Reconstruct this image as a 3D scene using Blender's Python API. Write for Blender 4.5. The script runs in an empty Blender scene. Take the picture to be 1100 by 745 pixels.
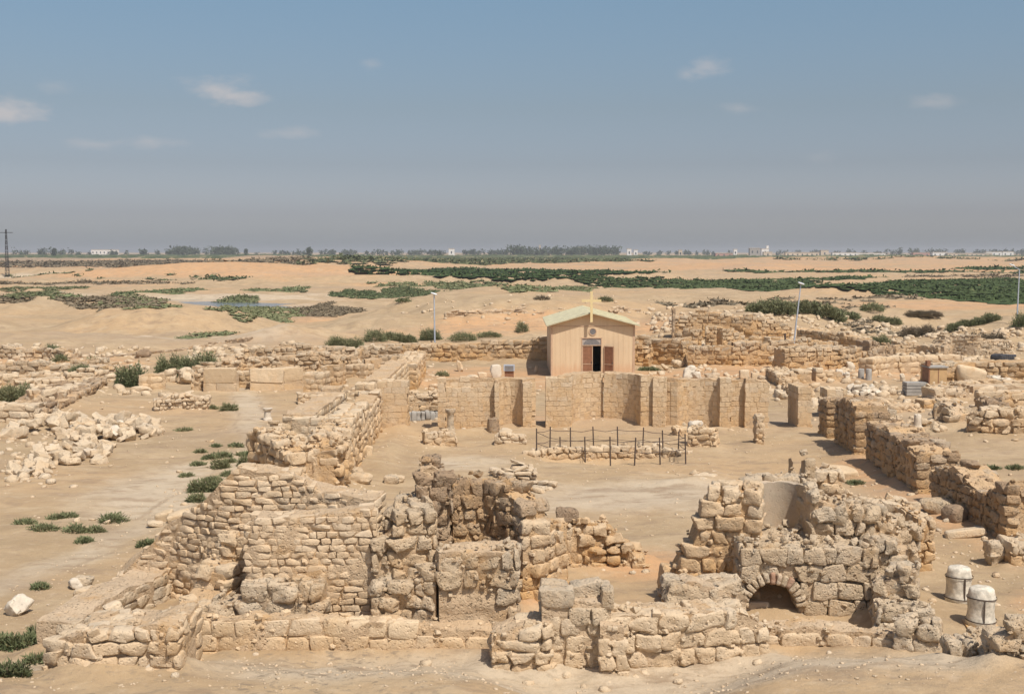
import bpy, math, random
import numpy as np
from mathutils import Vector, Matrix

random.seed(11)
R = np.random.default_rng(11)
S = bpy.context.scene
COL = S.collection

# ------------------------------------------------------------------ camera
FPX, CAM_H, CX, CY = 1300.0, 8.7, 550.0, 372.5
PITCH = math.atan(102.5 / FPX)
cam_d = bpy.data.cameras.new('camera')
cam_d.sensor_width = 36.0
cam_d.lens = 36.0 * FPX / 1100.0
cam_d.clip_start = 0.5
cam_d.clip_end = 30000
cam = bpy.data.objects.new('camera', cam_d)
COL.objects.link(cam)
cam.location = (0, 0, CAM_H)
cam.rotation_euler = (math.pi / 2 - PITCH, 0, 0)
S.camera = cam

# ------------------------------------------------------------------ sun, sky, exposure
TO_SUN = Vector((0.35, -0.52, 1.0)).normalized()
sun_d = bpy.data.lights.new('sun', 'SUN')
sun_d.energy = 4.15
sun_d.angle = math.radians(0.55)
sun_d.color = (1.0, 0.93, 0.83)
sun = bpy.data.objects.new('sun', sun_d)
COL.objects.link(sun)
sun.rotation_euler = TO_SUN.to_track_quat('Z', 'Y').to_euler()
sun.location = (60, -60, 120)

S.view_settings.view_transform = 'Standard'
S.view_settings.look = 'None'
S.view_settings.exposure = 0.13
S.view_settings.gamma = 1
S.view_settings.use_curve_mapping = False

W = bpy.data.worlds.new('World')
S.world = W
W.use_nodes = True
wn, wl = W.node_tree.nodes, W.node_tree.links
wn.clear()
w_out = wn.new('ShaderNodeOutputWorld')
w_bg = wn.new('ShaderNodeBackground')
w_bg.inputs['Strength'].default_value = 0.095
sky = wn.new('ShaderNodeTexSky')
sky.sky_type = 'NISHITA'
sky.sun_disc = False
sky.sun_elevation = math.asin(TO_SUN.z)
sky.sun_rotation = math.atan2(TO_SUN.x, TO_SUN.y)
sky.altitude = 20
sky.air_density = 1.0
sky.dust_density = 2.2
sky.ozone_density = 1.5
w_tc = wn.new('ShaderNodeTexCoord')
w_sep = wn.new('ShaderNodeSeparateXYZ')
wl.new(w_tc.outputs['Generated'], w_sep.inputs[0])
w_ramp = wn.new('ShaderNodeValToRGB')          # dusty air: grey near the horizon, bluer overhead
wl.new(w_sep.outputs['Z'], w_ramp.inputs[0])
e = w_ramp.color_ramp.elements
SKY_STOPS = [(0.0, (2.1, 2.12, 2.4)), (0.03, (1.27, 1.25, 1.52)), (0.07, (0.96, 0.92, 1.04)), (0.115, (0.92, 0.88, 0.89)),
             (0.20, (0.95, 1.01, 0.985)), (0.5, (1.0, 0.97, 0.93)), (1.0, (1, 1, 1))]
e[0].position = 0; e[0].color = SKY_STOPS[0][1] + (1,)
e[1].position = 1; e[1].color = SKY_STOPS[-1][1] + (1,)
for p_, c_ in SKY_STOPS[1:-1]:
    n_ = e.new(p_); n_.color = c_ + (1,)
w_mul = wn.new('ShaderNodeMix'); w_mul.data_type = 'RGBA'; w_mul.blend_type = 'MULTIPLY'
w_mul.inputs[0].default_value = 1
wl.new(sky.outputs[0], w_mul.inputs[6]); wl.new(w_ramp.outputs[0], w_mul.inputs[7])

def pix_dir(px, py):
    u = (px - CX) / FPX; v = (CY - py) / FPX
    return Vector((u, math.cos(PITCH) + v * math.sin(PITCH), -math.sin(PITCH) + v * math.cos(PITCH)))

# thin fair weather clouds, given by their bearing and height in the sky
w_noise = wn.new('ShaderNodeTexNoise')
w_noise.inputs['Scale'].default_value = 26; w_noise.inputs['Detail'].default_value = 6
w_noise.inputs['Roughness'].default_value = 0.6
w_map = wn.new('ShaderNodeMapping'); w_map.inputs['Scale'].default_value = (1, 1, 2.2)
wl.new(w_tc.outputs['Generated'], w_map.inputs[0]); wl.new(w_map.outputs[0], w_noise.inputs['Vector'])
last = w_mul.outputs[2]
for (px, py, wx, wz, op) in [(232, 96, 44, 15, .55), (262, 105, 34, 9, .4), (6, 122, 40, 17, .6), (160, 152, 34, 9, .3), (100, 155, 34, 8, .22),
                             (316, 143, 38, 9, .28), (760, 72, 26, 14, .36), (738, 80, 18, 12, .28), (795, 117, 30, 9, .24), (1000, 110, 30, 9, .28),
                             (58, 92, 22, 9, .16), (400, 70, 18, 8, .2), (880, 168, 26, 9, .1)]:
    d = pix_dir(px, py).normalized()
    sub = wn.new('ShaderNodeVectorMath'); sub.operation = 'SUBTRACT'
    sub.inputs[1].default_value = d
    wl.new(w_tc.outputs['Generated'], sub.inputs[0])
    mu = wn.new('ShaderNodeVectorMath'); mu.operation = 'MULTIPLY'
    mu.inputs[1].default_value = (FPX / wx, FPX / wx, FPX / wz)
    wl.new(sub.outputs[0], mu.inputs[0])
    ln = wn.new('ShaderNodeVectorMath'); ln.operation = 'LENGTH'
    wl.new(mu.outputs[0], ln.inputs[0])
    ma = wn.new('ShaderNodeMath'); ma.operation = 'MULTIPLY_ADD'
    ma.inputs[1].default_value = -2.4; ma.inputs[2].default_value = 1.5
    wl.new(w_noise.outputs['Fac'], ma.inputs[0])
    ad = wn.new('ShaderNodeMath'); ad.operation = 'ADD'
    wl.new(ln.outputs['Value'], ad.inputs[0]); wl.new(ma.outputs[0], ad.inputs[1])
    mr = wn.new('ShaderNodeMapRange'); mr.interpolation_type = 'SMOOTHSTEP'
    mr.inputs['From Min'].default_value = 1.35; mr.inputs['From Max'].default_value = 0.2
    mr.inputs['To Min'].default_value = 0; mr.inputs['To Max'].default_value = min(1, op * 1.25)
    wl.new(ad.outputs[0], mr.inputs['Value'])
    mx = wn.new('ShaderNodeMix'); mx.data_type = 'RGBA'
    wl.new(mr.outputs[0], mx.inputs[0]); wl.new(last, mx.inputs[6])
    mx.inputs[7].default_value = (5.6, 5.25, 5.2, 1)
    last = mx.outputs[2]
wl.new(last, w_bg.inputs['Color'])
wl.new(w_bg.outputs[0], w_out.inputs['Surface'])

S.cycles.use_denoising = True
S.cycles.max_bounces = 6
S.cycles.diffuse_bounces = 3
S.cycles.volume_bounces = 0
S.cycles.transparent_max_bounces = 6

# ------------------------------------------------------------------ numeric noise
def vnoise(p, seed=0):
    p = np.asarray(p, dtype=np.float64)
    i = np.floor(p).astype(np.int64); f = p - i; f = f * f * (3 - 2 * f)
    def h(a, b, c):
        n = (i[:, 0] + a) * 374761393 + (i[:, 1] + b) * 668265263 + (i[:, 2] + c) * 1440662683 + seed * 69069
        n &= 0xffffffff
        n = ((n ^ (n >> 13)) * 1274126177) & 0xffffffff
        n ^= n >> 16
        return (n & 0xffff) / 32767.5 - 1
    x, y, z = f[:, 0], f[:, 1], f[:, 2]
    c00 = h(0, 0, 0) * (1 - x) + h(1, 0, 0) * x; c10 = h(0, 1, 0) * (1 - x) + h(1, 1, 0) * x
    c01 = h(0, 0, 1) * (1 - x) + h(1, 0, 1) * x; c11 = h(0, 1, 1) * (1 - x) + h(1, 1, 1) * x
    return (c00 * (1 - y) + c10 * y) * (1 - z) + (c01 * (1 - y) + c11 * y) * z

def n2(x, y, sx, sy=None, seed=0, octs=1):
    sy = sy or sx
    x = np.atleast_1d(np.asarray(x, float)); y = np.atleast_1d(np.asarray(y, float))
    o = np.zeros(x.shape); a = 1.0
    for k in range(octs):
        q = np.stack([x / sx * 2 ** k + 13.7 * k, y / sy * 2 ** k + 5.1 * k, np.full(x.shape, .37 + k)], -1)
        o += a * vnoise(q.reshape(-1, 3), seed + k).reshape(x.shape); a *= .5
    return o

def n1(s, scale, seed=0):
    s = np.atleast_1d(np.asarray(s, float))
    return vnoise(np.stack([s / scale, np.full(s.shape, .5), np.full(s.shape, .5)], -1), seed)

def sstep(a, b, x):
    t = np.clip((x - a) / (b - a), 0, 1)
    return t * t * (3 - 2 * t)

# ------------------------------------------------------------------ terrain
MOUNDS = [  # cx, cy, rx, ry, h, power
    (-38, 137, 11, 9, 2.5, 2.0), (-21.5, 119, 5, 4.5, 1.9, 1.0), (2, 153, 20, 25, 3.4, 2.6), (-14, 136, 7, 9, 1.8, 1.3),
    (25, 140, 14, 18, 2.3, 2.0), (-46, 110, 19, 8, 1.2, 1.3), (51, 119, 9, 8, 2.4, 1.3), (38, 128, 6, 6, 1.4, 1.0), (44, 141, 9, 5, 1.9, 1.1),
    (-66, 172, 24, 13, 1.8, 1.5), (-22, 100, 10, 4, .6, 1.2), (-84, 385, 60, 26, 4.6, 1.5), (-150, 420, 70, 22, 3.0, 1.4), (-90, 620, 60, 50, 5, 1.3),
    (-30, 760, 110, 50, 1.9, 1.3), (60, 780, 70, 50, 2.2, 1.3), (105, 560, 40, 24, 3.2, 1.3), (125, 950, 50, 60, 3.6, 1.2), (240, 980, 70, 60, 3.8, 1.2),
    (330, 1000, 60, 60, 3.6, 1.2), (430, 1050, 90, 60, 4, 1.2), (-240, 1000, 160, 50, 2.6, 1.4), (-239, 1150, 34, 30, 5.5, 1.1), (-205, 1130, 22, 24, 6, 1.1),
    (75, 250, 26, 8, 1.1, 1.4), (70, 215, 20, 8, .9, 1.2), (22, 215, 40, 14, 1.2, 1.2), (-34, 330, 60, 10, 2.2, 1.2), (45, 395, 40, 12, 1.8, 1.2)]

def th(x, y):
    x = np.asarray(x, float); y = np.asarray(y, float)
    shp = np.broadcast(x, y).shape
    x = np.broadcast_to(x, shp).ravel(); y = np.broadcast_to(y, shp).ravel()
    z = .07 * n2(x, y, 3.1, seed=1, octs=2) + .10 * n2(x, y, 11, seed=2)
    z += .025 * n2(x, y, .7, seed=9, octs=2) * (1 - sstep(60, 110, y))
    pond = np.exp(-(((x + 54) / 19) ** 2 + ((y - 203) / 20) ** 2) ** 2)
    a = sstep(98, 150, y)
    f = a * .75 * n2(x, y, 22, 12, seed=3, octs=3) + a * .16 * n2(x, y, 3.2, seed=33, octs=2) \
        + sstep(170, 420, y) * 1.3 * n2(x, y, 120, 45, seed=4, octs=3) + sstep(700, 1500, y) * .8 * n2(x, y, 260, 130, seed=5, octs=2)
    z += f * (1 - pond)
    mz = np.zeros(x.shape)
    for (cx, cy, rx, ry, h, pw) in MOUNDS:
        dx, dy = (x - cx) / rx, (y - cy) / ry
        m = (np.abs(dx) < 3) & (np.abs(dy) < 3)
        if m.any():
            w = 1 + .16 * n2(x[m], y[m], max(rx, ry) * .35, seed=21, octs=2)
            mz[m] = np.maximum(mz[m], h * np.exp(-((dx[m] ** 2 + dy[m] ** 2) * w) ** pw))
    rf = sstep(86, 95, y) * (1 - sstep(125, 140, y)) * (1 - np.exp(-(((x - 5.6) / 6) ** 2 + ((y - 88) / 9) ** 2) ** 2))
    z += rf * .26 * n2(x, y, 2.6, seed=51, octs=3) + .05 * n2(x, y, 1.3, seed=52, octs=2) * (1 - sstep(60, 100, y))
    z += mz - .75 * pond
    # gullied bank faces of the big mound behind the chapel
    g = sstep(.4, 1.6, mz) * (1 - sstep(2.4, 3.3, mz)) * (y < 200)
    z += g * .28 * n2(x, y, 1.9, 5, seed=31, octs=3)
    # spoil slope the photographer stands on
    edge = 25.6 + .5 * n2(x, y * 0, 2.3, seed=6) - 2.0 * np.exp(-(((x - 2.2) / 2.7) ** 2) ** 2)
    z += .95 * sstep(0, 4.2, edge - y) + .05 * n2(x, y, .55, seed=7, octs=3) * (1 - sstep(26, 30, y))
    # drifted sand: between foreground walls, orange soil inside the passages, pit
    z -= .55 * np.exp(-(((x - 4.1) / 3.1) ** 2 + ((y - 51.3) / 1.55) ** 2) ** 4)
    for (cx, cy, rx, ry, h) in DRIFTS:
        z += h * np.exp(-(((x - cx) / rx) ** 2 + ((y - cy) / ry) ** 2))
    return z.reshape(shp)

DRIFTS = [(-5.2, 27.0, 3.2, .6, .35), (-3.0, 29.2, 1.6, .7, .5), (0.4, 28.6, .6, 1.2, .55), (1.9, 33.2, 2.0, .5, .35), (3.2, 26.3, 1.6, .6, .4),
          (7.0, 29.2, 2.2, .6, .6), (8.9, 28, .7, 1.4, .35), (-6.3, 29.2, 1.2, .5, .6), (9, 35, 3, 1.6, .4), (-7.3, 44, 1.2, 2.2, .5), (-5.4, 52, .6, 7, .25),
          (14.1, 46, .7, 8, .15), (4, 60.3, 5, .7, .25), (-24, 66, 4, 8, .35), (20, 84, 6, 5, .5), (25, 58, 6, 5, .5), (24, 47, 6, 3, .4), (-2, 58, 3, .6, .2)]

_tt = 14 * 1.0016 ** np.arange(4400)
def gp(px, py):
    """the point of the terrain where this line of sight lands"""
    d = pix_dir(px, py)
    # coarse march first, then the last stretch finely
    m0 = 0
    if d.z < -0.001:
        tc = _tt[::14]; tc = tc[tc < (CAM_H + 2) / -d.z * 1.05]
        hit = np.nonzero(CAM_H + tc * d.z <= th(tc * d.x, tc * d.y) + .25)[0]
        m0 = max(0, (hit[0] - 1) * 14) if len(hit) else 0
    X = _tt * d.x; Y = _tt * d.y; Z = CAM_H + _tt * d.z
    if m0:
        h_ = th(X[m0:m0 + 90], Y[m0:m0 + 90]); b = np.nonzero(Z[m0:m0 + 90] <= h_)[0]
        if len(b):
            return float(X[m0 + b[0]]), float(Y[m0 + b[0]]), float(h_[b[0]])
    k = (np.abs(d.z) < 1e9)
    if d.z < -0.001:
        tmax = (CAM_H + 2) / -d.z
        n = int(np.searchsorted(_tt, tmax)) + 2
        n = min(n, len(_tt)); n0 = int(np.searchsorted(_tt, max(14, (CAM_H - 11) / -d.z if CAM_H > 11 else 14)))
    else:
        n = len(_tt); n0 = 0
    H = th(X[n0:n], Y[n0:n])
    b = np.nonzero(Z[n0:n] <= H)[0]
    i = n0 + (b[0] if len(b) else n - n0 - 1)
    return float(X[i]), float(Y[i]), float(th(X[i], Y[i]))

def hz(Y, py):
    d = pix_dir(CX, py)
    return CAM_H + Y * d.z / d.y
def xx(Y, px, py=None):
    d = pix_dir(px, 420 if py is None else py)
    return Y * d.x / d.y

# ------------------------------------------------------------------ node helpers and materials
def mat_new(name):
    m = bpy.data.materials.new(name); m.use_nodes = True
    nt = m.node_tree; nt.nodes.clear()
    out = nt.nodes.new('ShaderNodeOutputMaterial'); b = nt.nodes.new('ShaderNodeBsdfPrincipled')
    nt.links.new(b.outputs[0], out.inputs[0])
    b.inputs['Roughness'].default_value = .95
    b.inputs['Specular IOR Level'].default_value = .15
    return m, nt, b
def nmix(nt, fac, a, b, mode='MIX'):
    m = nt.nodes.new('ShaderNodeMix'); m.data_type = 'RGBA'; m.blend_type = mode
    for sock, v in ((m.inputs[0], fac), (m.inputs[6], a), (m.inputs[7], b)):
        if isinstance(v, (int, float)): sock.default_value = v
        elif isinstance(v, tuple): sock.default_value = v + (1,)
        else: nt.links.new(v, sock)
    return m.outputs[2]
def nnoise(nt, vec, scale, detail=5, rough=.6, seed=0):
    n = nt.nodes.new('ShaderNodeTexNoise'); n.noise_dimensions = '4D' if seed else '3D'
    if seed: n.inputs['W'].default_value = seed
    n.inputs['Scale'].default_value = scale; n.inputs['Detail'].default_value = detail; n.inputs['Roughness'].default_value = rough
    nt.links.new(vec, n.inputs['Vector'])
    return n.outputs['Fac']
def nramp(nt, fac, a, b, lo=0., hi=1.):
    m = nt.nodes.new('ShaderNodeMapRange'); m.interpolation_type = 'SMOOTHSTEP'
    m.inputs['From Min'].default_value = a; m.inputs['From Max'].default_value = b
    m.inputs['To Min'].default_value = lo; m.inputs['To Max'].default_value = hi
    nt.links.new(fac, m.inputs['Value'])
    return m.outputs[0]
def nmath(nt, op, a, b=None, c=None):
    m = nt.nodes.new('ShaderNodeMath'); m.operation = op
    for i, v in enumerate((a, b, c)):
        if v is None: continue
        if isinstance(v, (int, float)): m.inputs[i].default_value = v
        else: nt.links.new(v, m.inputs[i])
    return m.outputs[0]
def nattr(nt, name, out='Fac'):
    a = nt.nodes.new('ShaderNodeAttribute'); a.attribute_name = name
    return a.outputs[out]
def npos(nt):
    return nt.nodes.new('ShaderNodeNewGeometry').outputs['Position']
def nscale(nt, vec, s):
    m = nt.nodes.new('ShaderNodeMapping'); m.inputs['Scale'].default_value = s
    nt.links.new(vec, m.inputs[0]); return m.outputs[0]
def nbump(nt, bsdf, h, strength, dist):
    b = nt.nodes.new('ShaderNodeBump'); b.inputs['Strength'].default_value = strength; b.inputs['Distance'].default_value = dist
    nt.links.new(h, b.inputs['Height']); nt.links.new(b.outputs[0], bsdf.inputs['Normal'])

def stone_mat(name, a, b, pale=(.62, .50, .36), ochre=(.56, .35, .165), crust=(.30, .27, .22), och=.35, cr=.45, bump=.6, scale=1.0, rec=1.0):
    m, nt, bs = mat_new(name)
    P = npos(nt); rnd = nattr(nt, 'rnd')
    big = nnoise(nt, P, .9 * scale, 5, .6); mid = nnoise(nt, P, 4.5 * scale, 6, .65, 3.1); fine = nnoise(nt, P, 26 * scale, 6, .7, 7.7)
    t = nmath(nt, 'ADD', nmath(nt, 'MULTIPLY', rnd, .55), nmath(nt, 'MULTIPLY', mid, .9))
    c = nmix(nt, nramp(nt, t, .35, 1.1), a, b)
    c = nmix(nt, nramp(nt, nmath(nt, 'ADD', rnd, nmath(nt, 'MULTIPLY', fine, .3)), .85, 1.15, 0, .75), c, pale)
    # earth-coloured stain where mud mortar has washed down
    c = nmix(nt, nmath(nt, 'MULTIPLY', nattr(nt, 'och'), nramp(nt, nmath(nt, 'ADD', big, nmath(nt, 'MULTIPLY', mid, .35)), .42, .75, .25, 1)), c, ochre)
    c = nmix(nt, nramp(nt, nnoise(nt, P, 1.1 * scale, 7, .72, 15.), .48, .68, 0, min(1, och * 1.5)), c, ochre)
    # grey lichen and weathering crust in patches
    crf = nmath(nt, 'ADD', nnoise(nt, P, 2.6 * scale, 7, .72, 22.), nmath(nt, 'MULTIPLY', rnd, .12))
    c = nmix(nt, nramp(nt, crf, .54, .72, 0, cr), c, crust)
    c = nmix(nt, nramp(nt, fine, .55, .85, 0, .45), c, tuple(v * .62 for v in a))
    c = nmix(nt, nramp(nt, fine, .45, .2, 0, .35), c, pale)
    nt.links.new(c, bs.inputs['Base Color'])
    pit = nramp(nt, nnoise(nt, P, 13 * scale, 3, .6, 41.), .60, .72)
    c = nmix(nt, nmath(nt, 'MULTIPLY', pit, .55), c, tuple(v * .45 for v in a))
    nt.links.new(c, bs.inputs['Base Color'])
    vo = nt.nodes.new('ShaderNodeTexVoronoi'); vo.inputs['Scale'].default_value = 11 * scale
    nt.links.new(P, vo.inputs['Vector'])
    h = nmath(nt, 'ADD', nmath(nt, 'MULTIPLY', mid, 1.0), nmath(nt, 'MULTIPLY', fine, .45))
    h = nmath(nt, 'ADD', h, nmath(nt, 'MULTIPLY', nramp(nt, vo.outputs['Distance'], 0, .35), .35))
    h = nmath(nt, 'SUBTRACT', h, nmath(nt, 'MULTIPLY', pit, .5 + bump * .6))
    nbump(nt, bs, h, min(1, bump * 1.1), .11 / scale)
    return m

M = {}
M['lime'] = stone_mat('limestone', (.56, .435, .295), (.66, .53, .375), och=.28, cr=.3)
M['brick'] = stone_mat('small_limestone', (.57, .435, .29), (.67, .53, .37), och=.2, cr=.12, bump=.45)
M['grey'] = stone_mat('weathered_limestone', (.54, .42, .285), (.65, .52, .37), crust=(.36, .315, .25), cr=.5, och=.35, bump=.9)
M['ashlar'] = stone_mat('dressed_limestone', (.58, .44, .285), (.72, .575, .40), och=.3, cr=.2, bump=.5)
M['dark'] = stone_mat('stained_shaded_limestone', (.33, .235, .155), (.43, .32, .22), cr=.4, och=.5, bump=1.)  # colour also carries the shade on the right long wall's court face
M['white'] = stone_mat('marble', (.58, .50, .40), (.68, .61, .50), och=.1, cr=.25, bump=.3)
M['far'] = stone_mat('far_limestone', (.48, .37, .25), (.60, .48, .34), och=.45, cr=.4, bump=.7, scale=.6)
M['mortar'] = stone_mat('mud_mortar', (.53, .395, .26), (.62, .485, .34), och=.5, cr=.12, bump=.8)
M['plaster'] = stone_mat('old_plaster', (.40, .315, .23), (.47, .385, .29), och=.2, cr=.35, bump=.2)
M['redbrick'] = stone_mat('fired_brick', (.36, .20, .13), (.46, .33, .23), och=.1, cr=.3, bump=.4)

def ground_mat():
    m, nt, bs = mat_new('desert_sand')
    P = npos(nt)
    big = nnoise(nt, nscale(nt, P, (.035, .06, .05)), 1, 8, .62); mid = nnoise(nt, P, .35, 8, .65, 2.); fine = nnoise(nt, P, 3.2, 8, .7, 4.); tiny = nnoise(nt, P, 30, 5, .7, 9.)
    c = nmix(nt, nramp(nt, mid, .35, .65), (.365, .265, .158), (.46, .345, .215))
    c = nmix(nt, nramp(nt, big, .42, .62), c, (.455, .315, .18))
    w = nattr(nt, 'soil', 'Color'); sp = nt.nodes.new('ShaderNodeSeparateColor'); nt.links.new(w, sp.inputs[0])
    nb = nmath(nt, 'MULTIPLY_ADD', nmath(nt, 'SUBTRACT', nmath(nt, 'ADD', nmath(nt, 'MULTIPLY', mid, .5), nmath(nt, 'MULTIPLY', big, .5)), .5), 2.2, 0)
    def wt(ch, hi):
        return nmath(nt, 'MULTIPLY', nramp(nt, nmath(nt, 'ADD', sp.outputs[ch], nb), .25, .75), hi)
    orange = nmath(nt, 'MULTIPLY', wt('Red', .85), 1.)
    c = nmix(nt, orange, c, (.53, .315, .165))
    c = nmix(nt, wt('Green', .7), c, (.54, .46, .35))
    c = nmix(nt, wt('Blue', .75), c, (.29, .21, .14))
    c = nmix(nt, nramp(nt, nnoise(nt, nscale(nt, P, (.5, 1.1, 1)), 1.3, 7, .72, 44.), .48, .64, 0, .7), c, (.30, .215, .14))
    c = nmix(nt, nramp(nt, nnoise(nt, nscale(nt, P, (.25, .7, 1)), 1.0, 6, .7, 81.), .52, .66, 0, .6), c, (.50, .385, .25))
    c = nmix(nt, nramp(nt, fine, .5, .75, 0, .55), c, (.33, .24, .155))
    c = nmix(nt, nramp(nt, fine, .48, .25, 0, .5), c, (.55, .44, .32))
    c = nmix(nt, nramp(nt, nnoise(nt, nscale(nt, P, (.012, .06, .05)), 1, 7, .65, 61.), .5, .64, 0, .5), c, (.36, .27, .19))
    c = nmix(nt, nramp(nt, tiny, .58, .8, 0, .6), c, (.33, .25, .175))
    c = nmix(nt, nramp(nt, nnoise(nt, P, 55, 2, .5, 3.), .68, .76, 0, .7), c, (.68, .6, .48))
    # crusts of gravel and dead twigs in the near slope
    tw = nnoise(nt, nscale(nt, P, (2.2, 3.2, 3)), 1.6, 6, .7, 31.)
    al = nattr(nt, 'litter')
    c = nmix(nt, nmath(nt, 'MULTIPLY', al, nramp(nt, tw, .52, .62, 0, .85)), c, (.24, .19, .135))
    nt.links.new(c, bs.inputs['Base Color'])
    h = nmath(nt, 'ADD', nmath(nt, 'MULTIPLY', fine, 1.), nmath(nt, 'MULTIPLY', tiny, .25))
    nbump(nt, bs, h, .6, .14)
    return m
M['ground'] = ground_mat()

def leaf_mat(name, a, b, dry=(.30, .25, .14)):
    m, nt, bs = mat_new(name)
    P = npos(nt); rnd = nattr(nt, 'rnd')
    t = nmath(nt, 'ADD', nmath(nt, 'MULTIPLY', rnd, .7), nmath(nt, 'MULTIPLY', nnoise(nt, P, 1.2, 3), .5))
    c = nmix(nt, nramp(nt, t, .3, .9), a, b)
    oi = nt.nodes.new('ShaderNodeObjectInfo')
    c = nmix(nt, nmath(nt, 'MULTIPLY', oi.outputs['Random'], .6), c, tuple(.5 * (u + v) for u, v in zip(b, dry)))
    c = nmix(nt, nramp(nt, rnd, .8, 1., 0, .8), c, dry)
    nt.links.new(c, bs.inputs['Base Color'])
    bs.inputs['Roughness'].default_value = .8
    return m
M['leaf'] = leaf_mat('green_leaves', (.095, .12, .055), (.19, .215, .11))
M['leafdark'] = leaf_mat('dark_leaves', (.045, .07, .03), (.09, .12, .055))
M['scrub'] = leaf_mat('dry_scrub', (.14, .115, .075), (.21, .17, .115), (.26, .2, .13))
M['crop'] = leaf_mat('crop_leaves', (.042, .070, .022), (.062, .092, .032), (.12, .13, .06))
M['fartree'] = leaf_mat('far_leaves', (.04, .06, .035), (.07, .09, .05), (.09, .1, .06))

def plain(name, col, rough=.7, metal=0, var=.12, sc=6, spec=.3, bump=0):
    m, nt, bs = mat_new(name)
    n = nnoise(nt, npos(nt), sc, 5, .6)
    c = nmix(nt, nramp(nt, n, .3, .7), tuple(v * (1 - var) for v in col), tuple(min(1, v * (1 + var)) for v in col))
    nt.links.new(c, bs.inputs['Base Color'])
    bs.inputs['Roughness'].default_value = rough; bs.inputs['Metallic'].default_value = metal
    bs.inputs['Specular IOR Level'].default_value = spec
    if bump: nbump(nt, bs, n, bump, .03)
    return m
M['rust'] = plain('rusty_iron', (.085, .06, .05), .7, 0, .3)
M['galv'] = plain('painted_pole', (.42, .46, .52), .5, 0, .08)
M['lampglass'] = plain('lamp_glass', (.75, .78, .8), .2, 0, .05, spec=.6)
M['darkmetal'] = plain('dark_metal', (.05, .05, .055), .6)
M['woodpanel'] = plain('plywood', (.52, .34, .17), .7, 0, .1, 3)
M['browndoor'] = plain('brown_door_wood', (.26, .125, .07), .6, 0, .15, 5)
M['trim'] = plain('beige_trim', (.52, .36, .24), .7, 0, .1)
M['roof'] = plain('green_roof_sheet', (.56, .52, .36), .6, 0, .13, 2.5)
M['cross'] = plain('cream_paint', (.72, .58, .31), .6, 0, .05)
M['cloth'] = plain('canvas_wrap', (.58, .53, .44), .9, 0, .25, 7, .1, .7)
M['strap'] = plain('dark_strap', (.10, .075, .06), .8)
M['black'] = plain('interior_shade', (.012, .011, .01), .9)
M['glassy'] = plain('tinted_glass', (.20, .19, .19), .25, 0, .15, 8, .6)
M['frost'] = plain('frosted_glass', (.42, .37, .33), .4, 0, .1, 8, .4)
M['whitepaint'] = plain('white_paint', (.78, .76, .72), .7, 0, .04, 1)
M['beigepaint'] = plain('beige_plaster', (.62, .52, .4), .8, 0, .06, 1)
M['pinkpaint'] = plain('pink_plaster', (.5, .3, .25), .8, 0, .06, 1)
M['greyblock'] = plain('grey_concrete', (.36, .34, .31), .9, 0, .12, 4, .1, .3)
M['window'] = plain('window_pane', (.08, .09, .1), .3, 0, .1, 1, .5)

def siding():
    m, nt, bs = mat_new('board_cladding')
    P = npos(nt)
    sx = nt.nodes.new('ShaderNodeSeparateXYZ'); nt.links.new(P, sx.inputs[0])
    streak = nnoise(nt, nscale(nt, P, (9, 9, .45)), 1, 4, .6)
    c = nmix(nt, nramp(nt, streak, .3, .7), (.64, .485, .315), (.69, .53, .35))
    c = nmix(nt, nramp(nt, nnoise(nt, P, .8, 6, .65, 8.), .45, .7, 0, .3), c, (.55, .40, .26))
    low = nmath(nt, 'ADD', sx.outputs['Z'], nmath(nt, 'MULTIPLY', streak, 1.2))
    c = nmix(nt, nramp(nt, low, 1.75, 1.1, 0, .55), c, (.60, .37, .22))       # rising damp stain on the boards
    c = nmix(nt, nramp(nt, nnoise(nt, nscale(nt, P, (14, 14, .9)), 1, 3, .5, 5.), .64, .72, 0, .22), c, (.45, .28, .16))
    nt.links.new(c, bs.inputs['Base Color']); bs.inputs['Roughness'].default_value = .75
    return m
M['siding'] = siding()

def water_mat():
    m, nt, bs = mat_new('pond_water')
    bs.inputs['Base Color'].default_value = (.12, .14, .15, 1); bs.inputs['Roughness'].default_value = .12
    bs.inputs['Specular IOR Level'].default_value = .5
    nbump(nt, bs, nnoise(nt, npos(nt), 2.5, 3), .25, .05)
    return m
M['water'] = water_mat()

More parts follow.
